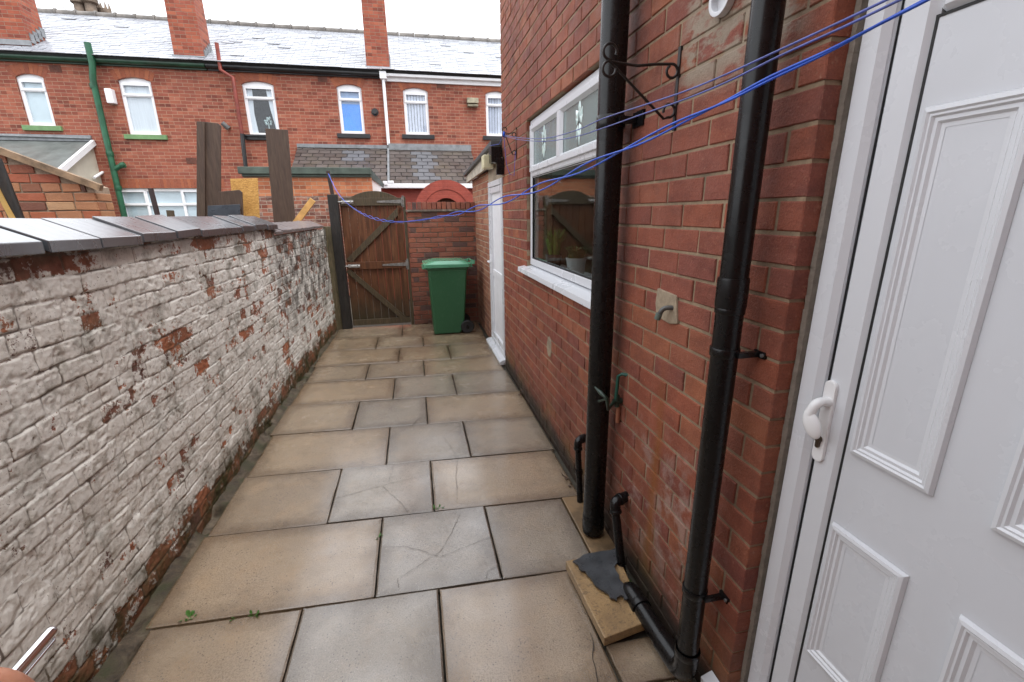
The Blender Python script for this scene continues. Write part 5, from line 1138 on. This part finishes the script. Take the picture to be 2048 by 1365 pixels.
# chimney stack of the street beyond, and an aerial
q0, q1 = PY(160, 36, 21.), PY(208, 36, 21.)
cs = thing('chimney_stack', ((q0[0]+q1[0])/2, 21, 6), 'distant chimney stack with spiky crown pots showing over the ridge on the left', 'chimney')
b = MB(); b.box(q0[0]-.1, q1[0]+.1, 20.8, 21.6, 5, q0[2]-.15); b.build('stack', TB2, cs)
for k_, (u_, yy2, s2) in enumerate(((.12, 20.95, 1.), (.38, 21.35, .9), (.58, 20.95, 1.05), (.92, 21.3, .8))):
    x = q0[0]+(q1[0]-q0[0])*u_; p = MB(); zt = q0[2]+.72*s2; R_ = lambda q_, z: [(x+q_*math.cos(2*math.pi*i/14), yy2+q_*math.sin(2*math.pi*i/14), z) for i in range(14)]
    p.loft([R_(.17*s2, q0[2]-.2), R_(.15*s2, zt-.35), R_(.22*s2, zt-.30), R_(.23*s2, zt-.18), R_(.19*s2, zt-.16), R_(.12*s2, zt-.16)])
    for j in range(7):
        a = 2*math.pi*j/7; cx2, cy2 = x+.19*s2*math.cos(a), yy2+.19*s2*math.sin(a); p.loft([[(cx2+q_*math.cos(t_), cy2+q_*math.sin(t_), z) for t_ in (0, 2.1, 4.2)] for q_, z in ((.07*s2, zt-.18), (.004, zt+.06))])
    p.build('chimney_pot', simple('sooty_clay', (.16, .12, .09), .8, .4, 5), cs)
a_, c_, e_ = PY(114, 6, 17.), PY(148, 31, 17.), PY(143, 24, 17.); b = MB(); b.tube([tuple(a_), tuple(c_)], .014, 6); b.bar(tuple(PY(132, 22, 17.)), tuple(PY(143, 24, 17.)), .02, .02); b.tube([tuple(c_), (c_[0]+.1, 17., 6.6)], .018, 6)
tag(b.build('aerial', simple('aluminium_aerial', (.30, .28, .27), .4, .1, metal=.5), base=(c_[0], 17., 6.6)), 'thin leaning television aerial beyond the ridge on the left', 'aerial')

# left extension with grey roof and cream side
XE = -7.12; e1 = PX(126, 334, XE); zt_ = PY(200, 284, FY)[2]
ex = thing('extension', (XE-1.5, (FY+e1[1])/2, 0), 'single storey rear extension with grey felt roof and cream rendered side wall, left', 'extension')
sl_k = (zt_-e1[2])/(FY-e1[1]); ye_ = e1[1]-.4; ze_ = zt_-sl_k*(FY-ye_)
CREAM = simple('cream_render', (.56, .52, .43), .7, .12, 3, .3, 60, .004)
b = MB(); b.hexa([(XE, FY-.002, 0), (XE, ye_, 0), (XE, ye_, ze_-.1), (XE, FY-.002, zt_-.1)], [(XE-.15, FY-.002, 0), (XE-.15, ye_, 0), (XE-.15, ye_, ze_-.1), (XE-.15, FY-.002, zt_-.1)]); b.box(XE-3.2, XE-.15, ye_, ye_+.15, 0, ze_-.12); b.build('wall', CREAM, ex)
b = MB(); b.hexa([(XE-3.3, FY-.002, zt_-.06), (XE+.03, FY-.002, zt_-.06), (XE+.03, ye_-.1, ze_-.09), (XE-3.3, ye_-.1, ze_-.09)], [(XE-3.3, FY-.002, zt_), (XE+.03, FY-.002, zt_), (XE+.03, ye_-.1, ze_-.03), (XE-3.3, ye_-.1, ze_-.03)]); b.build('roof', simple('grey_green_felt', (.115, .125, .12), .42, .3, 3, .3, 40, .004, dirt=((.17, .18, .17), 2, .5)), ex)
b = MB(); b.bar((XE+.045, FY-.02, zt_-.02), (XE+.045, ye_-.1, ze_-.05), .06, .11); b.build('verge_board', UPVC_FAR, ex)
b = MB(); b.box(XE-3.3, XE+.02, FY-.035, FY-.003, zt_, zt_+.13); b.tube([(XE-2.6, FY-.06, zt_+.40), (XE-2.6, FY-.06, zt_+.10), (XE+.02, FY-.05, zt_+.06)], .022, 8); b.build('flashing', LEAD, ex)
p0, p1, p2 = PX(213, 327, XE+.06), PX(214, 340, XE+.06), PX(188, 356, XE+.06); b = MB(); b.tube([tuple(p0), tuple(p1), tuple(p2)], .03, 10); b.build('waste_pipe', UPVC_FAR, ex)
w0, w1_ = PX(196, 394, XE), PX(217, 440, XE); b = MB(); b.box(XE-.01, XE+.012, min(w0[1], w1_[1]), max(w0[1], w1_[1])-.0, w1_[2]-.3, w0[2]-.03); b.build('door', simple('dark_glazed_door', (.03, .04, .045), .2, .3), ex)

# neighbour's old brick shed
SY = 4.94
a_, c_ = PY(-60, 283, SY), PY(187, 374, SY); x1_ = c_[0]; kz = (a_[2]-c_[2])/(a_[0]-c_[0])
sd = thing('brick_wall', (x1_-1, SY, 0), 'old mottled orange brick wall with a sloping timber capped top in the next yard', 'wall')
SB = brick_attr('mottled_old_brick', [(.42, .14, .06), (.36, .10, .055), (.47, .25, .12), (.40, .17, .09), (.50, .31, .17), (.45, .16, .075), (.12, .065, .05), (.40, .12, .06)], .8, bs=.6, dark=.3)
m = MB(); zr_ = 0.
while zr_ < 3.6:
    xe = x1_ if zr_+.078 < c_[2] else x1_+(zr_+.078-c_[2])/kz
    if xe > x1_-2.6: lay(m, (0, SY, 0), (1, 0, 0), (0, -1, 0), x1_-2.6, xe, zr_, zr_+.078, .078, random.choice([.2, .215, .23, .15]), zr_, x1_+random.uniform(0, .1), jit=.004, proud=.006)
    zr_ += .078
lay(m, (x1_, 0, 0), (0, 1, 0), (1, 0, 0), SY, SY+.22, 0, c_[2]-.05, .078, .22, 0., SY, jit=.003)
m.build('wall', SB, sd)
b = MB(); b.hexa([(x1_-.002, SY+.004, 0), (x1_-.002, SY+.22, 0), (x1_-2.6, SY+.22, 0), (x1_-2.6, SY+.004, 0)], [(x1_-.002, SY+.004, c_[2]), (x1_-.002, SY+.22, c_[2]), (x1_-2.6, SY+.22, c_[2]-2.6*kz), (x1_-2.6, SY+.004, c_[2]-2.6*kz)]); b.build('mortar', mortar_mat('shed_mortar', (.34, .26, .19)), sd)
b = MB(); b.bar((x1_+.07, SY-.02, c_[2]+.02-.07*-kz), (x1_-2.6, SY-.02, c_[2]+.02-2.6*kz), .05, .055); b.build('verge_board', simple('rotting_board', (.26, .17, .10), .7, .4, 9, .4, 30, .004, dirt=((.04, .03, .02), 8, .8)), sd)
b = MB(); a_, c_ = PY(-14, 318, 4.6), PY(40, 455, 4.6); b.tube([tuple(a_), tuple(c_), (c_[0]+.25, 4.6, .1)], .05, 12); tag(b.build('pole', POSTB, base=(c_[0]+.25, 4.6, .1)), 'thick black pole leaning in front of the old mottled brick wall', 'pole')
b = MB(); a_, c_ = PY(-8, 372, 4.55), PY(32, 455, 4.55); b.bar(tuple(a_), (c_[0]+.2, 4.55, .6), .03, .03, (0, 1, 0)); tag(b.build('stick', simple('pale_new_batten', (.45, .28, .08), .6, .2, 6), base=(c_[0]+.2, 4.55, .6)), 'thin yellow batten leaning beside the thick black pole', 'stick')

# boards and sheets stood up in the next yard
DKB = simple('dark_brown_stained_board', (.062, .036, .024), .6, .3, 5, .4, 30, .003, stretch=(10, 10, .8), dirt=((.10, .075, .045), 2.5, .5))
OSBn = N('strand_board'); v = OSBn.vec((22, 22, 60)); k = OSBn.noise(1.2, 3, .6, vec=v, dist=1.2); OSBM = OSBn.out(OSBn.ramp(k, [(.3, (.30, .13, .03)), (.5, (.56, .30, .075)), (.7, (.68, .42, .14))]), .7, OSBn.bump(k, .4, .004))
def sheet(name, px, y, th_, mat, label, cat, group=None, r=.004):
    q = [PY(a, c, y) for a, c in px]; n_ = len(q); h2 = n_//2
    # carry the sheet down to the ground along its own edges
    b0, b1 = q[h2], q[h2-1]
    if cat != 'batten':
        lo = []
        for t_, b_ in ((q[-2] if n_ > 4 else q[0], q[-1]),): pass
    b = MB(); b.hexa([tuple(p) for p in q], [(p[0], p[1]+th_, p[2]) for p in q])
    base = min(q, key=lambda p: p[2]); return tag(b.build(name, mat, base=(float(base[0]), y, float(base[2])), bevel=r), label, cat, group)
gb_ = 'dark brown boards stood up in the next yard'
sheet('board', [(393,243),(409,244),(411,560),(393,560)], 7.42, .03, DKB, 'tall narrow brown board at the left edge of the pair over the white wall', 'board', gb_)
sheet('board', [(410,244),(436,247),(441,252),(441,560),(412,560)], 7.45, .03, DKB, 'tall wide dark brown board beside the narrow one, left of the strand board', 'board', gb_)
sheet('board', [(530,257),(575,260),(600,560),(558,560)], 7.40, .03, DKB, 'tall leaning dark brown board standing alone right of the strand board', 'board', gb_)
sheet('board', [(436,384),(478,380),(484,385),(492,560),(440,560)], 7.36, .03, DKB, 'short dark brown board with rounded corner in front of the strand board', 'board', gb_, .006)
sheet('strand_board', [(460,358),(515,357),(526,560),(480,560)], 7.55, .018, OSBM, 'yellow strand board sheet standing behind the short brown board', 'board')
sheet('panel', [(415,412),(480,409),(482,560),(416,560)], 7.30, .02, simple('blue_grey_panel', (.05, .06, .075), .3, .4, 5), 'blue grey sheet in front of the brown boards just above the wall coping', 'panel')
b = MB(); a_, c_ = PY(626, 400, 7.35), PY(592, 446, 7.35); b.bar(tuple(a_), tuple(c_+(c_-a_)*1.2), .085, .045, (0, 1, 0)); tag(b.build('batten', simple('fresh_sawn_timber', (.55, .31, .10), .6, .25, 7, stretch=(1, 1, 1)), base=tuple(c_+(c_-a_)*1.2), bevel=.003), 'fresh orange timber batten leaning right of the tall brown board', 'timber')
b = MB(); a_, c_ = PY(301, 377, 8.5), PY(319, 445, 8.5); b.bar(tuple(a_), tuple(c_+(c_-a_)*3), .06, .05, (0, 1, 0)); tag(b.build('post', simple('dark_maroon_post', (.025, .012, .012), .5, .3), base=tuple(c_+(c_-a_)*3), bevel=.004), 'slim dark post standing in front of the white downstairs window', 'post')
b = MB(); a_, c_ = PY(340, 421, 8.5), PY(344, 445, 8.5); b.bar(tuple(a_), tuple(c_+(c_-a_)*5), .09, .06, (0, 1, 0)); tag(b.build('post', MOSSW, base=tuple(c_+(c_-a_)*5), bevel=.004), 'stub of a brown post right of the slim dark post', 'post')
b = MB(); a_, c_ = PY(183, 422, 5.6), PY(198, 446, 5.6); b.box(a_[0], c_[0], 5.6, 5.68, 0, a_[2]); tag(b.build('post', POSTB, base=(a_[0]+.03, 5.64, 0), bevel=.004), 'squat dark post at the right end of the old mottled brick wall', 'post')

# yard wall with heavy stone coping behind the gate
CYW = 10.4; a_, c_ = PY(476, 338, CYW), PY(741, 338, CYW); zc0, zc1 = PY(600, 349, CYW)[2], PY(600, 335, CYW)[2]
yw_ = thing('yard_wall', ((a_[0]+c_[0])/2, CYW, 0), 'brick yard wall with thick mossy green stone coping beyond the gate', 'wall')
b = MB(); b.box(a_[0]+.06, c_[0]-.01, CYW+.03, CYW+.26, 0, zc0-.42); b.build('wall', brick_tex('old_yard_brick', (.33, .10, .055), (.13, .07, .06), (.34, .28, .22), .8, blot=((.45, .38, .30), .8)), yw_)
b = MB(); b.box(a_[0]+.06, c_[0]-.01, CYW+.033, CYW+.257, zc0-.419, zc0); b.build('wall', brick_tex('orange_yard_brick', (.45, .17, .08), (.40, .135, .065), (.36, .27, .19), .8), yw_)
b = MB(); b.box(a_[0], c_[0], CYW-.05, CYW+.33, zc0, zc1); b.box(a_[0]+.05, c_[0]-.005, CYW-.01, CYW+.3, zc0-.05, zc0-.001); b.build('coping_stone', simple('mossy_green_stone', (.055, .075, .06), .5, .4, 4, .4, 20, .006, dirt=((.10, .12, .10), 3, .7)), yw_, bevel=.012)
# slate lean-to with white gutter and red painted wall
LY = 11.5; zr1 = PY(760, 296, FY-.01)[2]; xl0, xl1 = PY(596, 294, FY)[0], PY(941, 294, FY)[0]; ze1 = PY(850, 369, LY)[2]; xm_ = PY(777, 300, FY)[0]
lt = thing('lean_to', ((xl0+xl1)/2, 12.2, 0), 'low lean-to with mossy slate roof, white gutter and red painted wall', 'extension')
slates(xl0-.0, xm_-.03, LY-.06, ze1, FY-.01, zr1, 10, .27, .014, .009, (-1.5, -.98, 6, 8)).build('roof', SLATE2, lt); slates(xm_+.03, xl1, LY-.06, ze1, FY-.01, zr1, 10, .27, .014, .009, (.1, .62, 1, 8)).build('roof', SLATE2, lt)
b = MB(); b.hexa([(xl0, LY, ze1-.06), (xl1, LY, ze1-.06), (xl1, FY-.004, zr1-.06), (xl0, FY-.004, zr1-.06)], [(xl0, LY-.03, ze1-.012), (xl1, LY-.03, ze1-.012), (xl1, FY-.004, zr1-.012), (xl0, FY-.004, zr1-.012)]); b.build('roof_deck', BLKG, lt)
b = MB(); b.box(xl0, xm_-.01, FY-.12, FY-.003, zr1-.035, zr1+.05); b.box(xm_+.01, xl1, FY-.15, FY-.003, zr1-.06, zr1+.09)
d_ = np.array([0, LY-FY, ze1-zr1]); b.bar((xm_, FY-.05, zr1+.02), (xm_, LY-.05, ze1+.035), .05, .03); b.build('flashing', LEAD, lt)
g0 = PY(763, 375, LY)[0]; b = MB(); b.box(g0, xl1+.1, LY-.18, LY-.06, ze1-.10, ze1+.005); b.build('gutter', UPVC_FAR, lt, bevel=.015)
REDW = N('red_masonry_paint'); x, y, z = REDW.xyz(); bt_ = REDW.n('ShaderNodeTexBrick'); bt_.inputs['Scale'].default_value = 1; bt_.inputs['Brick Width'].default_value = .225; bt_.inputs['Row Height'].default_value = .075; bt_.inputs['Mortar Size'].default_value = .006
REDW.l(REDW.comb(REDW.math('ADD', x, y), z), bt_.inputs['Vector']); k = REDW.noise(5, 5, .6)
REDM = REDW.out(REDW.mix(REDW.mr(k, .3, .7), (.25, .045, .03), (.35, .066, .042)), .55, REDW.bump(REDW.math('SUBTRACT', 1, bt_.outputs['Fac']), .5, .006))
b = MB(); b.box(xl0+.1, xl1-.02, LY+.02, LY+.12, 0, ze1-.06); b.build('wall', REDM, lt)
t3 = [PY(a, c, 10.62) for a, c in ((742,354),(762,373),(762,385),(746,386))]; b = MB(); b.hexa([tuple(p) for p in t3], [(p[0], p[1]+.03, p[2]) for p in t3]); b.build('barge_board', UPVC_FAR, lt)
t4 = [PY(a, c, 10.6) for a, c in ((741,338),(766,366),(764,374),(741,356))]; b = MB(); b.hexa([tuple(p) for p in t4], [(p[0], p[1]+.5, p[2]) for p in t4]); b.build('verge', simple('mossy_lead', (.09, .105, .10), .5, .3), lt)
a_ = PY(766, 367, LY-.2); b = MB(); b.box(a_[0], a_[0]+.10, LY-.2, LY-.06, a_[2]-.04, a_[2]+.05); b.box(a_[0]+.11, a_[0]+.24, LY-.18, LY-.06, a_[2]+.0, a_[2]+.06); b.build('gutter_end', UPVC_FAR, lt, bevel=.01)
# red arched gateway
AY = 9.6; ce = PY(893, 416, AY); ro = (PY(953, 416, AY)[0]-PY(833, 416, AY)[0])/2; zt2 = PY(893, 360, AY)[2]
ro = max(ro*1.06, .6); cz2 = zt2-ro
aw = thing('arched_gateway', (ce[0], AY, 0), 'red painted brick arched gateway rising behind the garden wall', 'gateway')
def archring(r0, r1, y0, y1, n_=15, gap=.0):
    mb = MB()
    for i in range(n_):
        t0, t1 = math.pi*i/n_+gap, math.pi*(i+1)/n_-gap; ps = []
        for r_, tt in ((r0, np.linspace(t0, t1, 4)), (r1, np.linspace(t1, t0, 4))): ps += [(ce[0]+r_*math.cos(t_), cz2+r_*math.sin(t_)) for t_ in tt]
        mb.prism(ps, 'y', y0, y1, random.random())
    return mb
archring(ro*.72, ro, AY, AY+.3, 19, .0015).build('outer_arch', REDM, aw); archring(ro*.46, ro*.715, AY+.012, AY+.288, 13, .001).build('inner_arch', REDM, aw)
b = MB(); b.box(ce[0]-ro, ce[0]-ro*.46, AY, AY+.3, 0, cz2-.001); b.box(ce[0]+ro*.46, ce[0]+ro, AY, AY+.3, 0, cz2-.001); b.build('pier', REDM, aw)
b = MB(); b.prism([(ce[0]-ro*.455, 0), (ce[0]+ro*.455, 0)]+[(ce[0]+ro*.455*math.cos(t_), cz2+ro*.455*math.sin(t_)) for t_ in np.linspace(0, math.pi, 16)], 'y', AY+.15, AY+.18); b.build('door', simple('brown_alley_door', (.10, .035, .02), .6, .3, 6), aw)
b = MB(); b.box(ce[0]+ro+.002, ce[0]+3, AY+.05, AY+.28, 0, cz2-.1); b.box(c_[0]+.01, ce[0]-ro-.002, AY+.05, AY+.28, 0, 1.75); tag(b.build('yard_wall', REDM, base=(ce[0], AY, 0)), 'low red painted yard wall either side of the arched gateway', 'wall')

# ------------------------------------------------------------------ photographer's hand with a chrome tube
T0, T1 = PY(28, 1350, .45), PY(107, 1259, .50)
dt = Vector(T1)-Vector(T0); s0_ = Vector(T0)-dt*.9
CHR = simple('polished_chrome', (.82, .82, .84), .07, .03, 5, metal=1.)
tb = thing('chrome_tube', tuple(s0_), 'short polished chrome tube held in a hand at the bottom left corner', 'tube')
b = MB(); dn = dt.normalized(); b.tube([s0_, Vector(T1)-dn*.004, Vector(T1)-dn*.001, Vector(T1)], [.0062, .0062, .0058, .0045], 28); b.build('tube', CHR, tb)
sd_ = dn.cross(Vector((0, 1, 0))).normalized()*-1
b = MB(); o1, o2 = Vector(T0)+dn*.006+sd_*.0085+Vector((0, -.002, 0)), Vector(T1)-dn*.010+sd_*.0085
b.tube([o1-dn*.02, o1, o2, o2+dn*.004-sd_*.003], [.0018, .0018, .0018, .001], 10); b.build('clip', CHR, tb)
SKIN = N('skin'); k = SKIN.noise(60, 5, .6); k2 = SKIN.noise(14, 3); c = SKIN.mix(k2, (.52, .23, .14), (.66, .33, .22)); c = SKIN.mix(SKIN.mr(k, .45, .7, 0, .4), c, (.42, .16, .10))
SKIN.b.inputs['Subsurface Weight'].default_value = .12; SKIN.b.inputs['Subsurface Radius'].default_value = (.01, .004, .002)
SKINM = SKIN.out(c, .45, SKIN.bump(SKIN.noise(420, 4, .7), .4, .001), .4)
def skinned(name, chains, mat, parent=None, base=None, lab=None):
    bm = bmesh.new(); ly = bm.verts.layers.skin.verify(); L = ORG[parent.name] if parent else Vector(base); seen = {}
    first = True
    for ch in chains:
        pv = None
        for (p, r) in ch:
            key = tuple(round(float(q), 5) for q in p)
            v = seen.get(key)
            if v is None:
                v = bm.verts.new(Vector(p)-L); seen[key] = v; v[ly].radius = (r, r)
                if first: v[ly].use_root = True; first = False
            if pv is not None and pv is not v and not bm.edges.get((pv, v)): bm.edges.new((pv, v))
            pv = v
    me = bpy.data.meshes.new(name); bm.to_mesh(me); bm.free(); me.materials.append(mat)
    o = bpy.data.objects.new(name, me); COL.objects.link(o); ORG[o.name] = L
    if parent: o.parent = parent
    else: o.location = L
    sk = o.modifiers.new('skin', 'SKIN'); sk.use_smooth_shade = True; sb2 = o.modifiers.new('smooth', 'SUBSURF'); sb2.levels = 2; sb2.render_levels = 2
    return o
# frame of the hand: tube runs along dn; palm lies below-left of it, fingers wrap round it, thumb along the near side
fwd = Vector((0, 1, 0)); A0 = Vector(T0)-dn*.030
wrist = A0-dn*.105+sd_*.0-Vector((0, .035, 0))-Vector((.03, 0, .02))
pk = [A0-dn*(.012+.019*i)+Vector((0, .022, 0))-sd_*.012 for i in range(4)]
ch = []
palm = A0-dn*.055-sd_*.028+Vector((0, -.004, 0))
ch.append([(wrist, .026), (palm, .024)])
for i, kn in enumerate(pk):
    r = (.0095, .0098, .0092, .008)[i]; kn2 = kn-sd_*.016
    tip = [kn2, kn2+sd_*.022+Vector((0, .012, 0)), kn2+sd_*.038+Vector((0, -.004, 0)), kn2+sd_*.034+Vector((0, -.020, 0))]
    ch.append([(palm, .024)]+[(p, q) for p, q in zip(tip, (r*1.15, r, r*.92, r*.75))])
tm = Vector(PY(-42, 1352, .425)); te = Vector(PY(18, 1368, .425)); te2 = Vector(PY(64, 1395, .43))
ch.append([(palm, .024), (tm, .0135), (te, .0125), (te2, .0095)])
pe = thing('person', tuple(wrist-dn*.2), 'hand of the photographer gripping a chrome tube at the bottom left corner', 'person')
e1_ = wrist-dn*.07-Vector((.012, .03, .02)); e2_ = wrist-dn*.15-Vector((.02, .08, .05)); e3_ = wrist-dn*.30-Vector((.03, .2, .12))
ch.append([(wrist, .026), (e1_, .029), (e2_, .036)])
skinned('hand', ch, SKINM, pe)
b = MB(); b.tube([e1_+(e2_-e1_)*.3, e2_, e3_], [.046, .054, .066], 20); b.build('sleeve', simple('dark_jacket_cloth', (.02, .024, .035), .8, .3, 30, .5, 90, .003), pe)
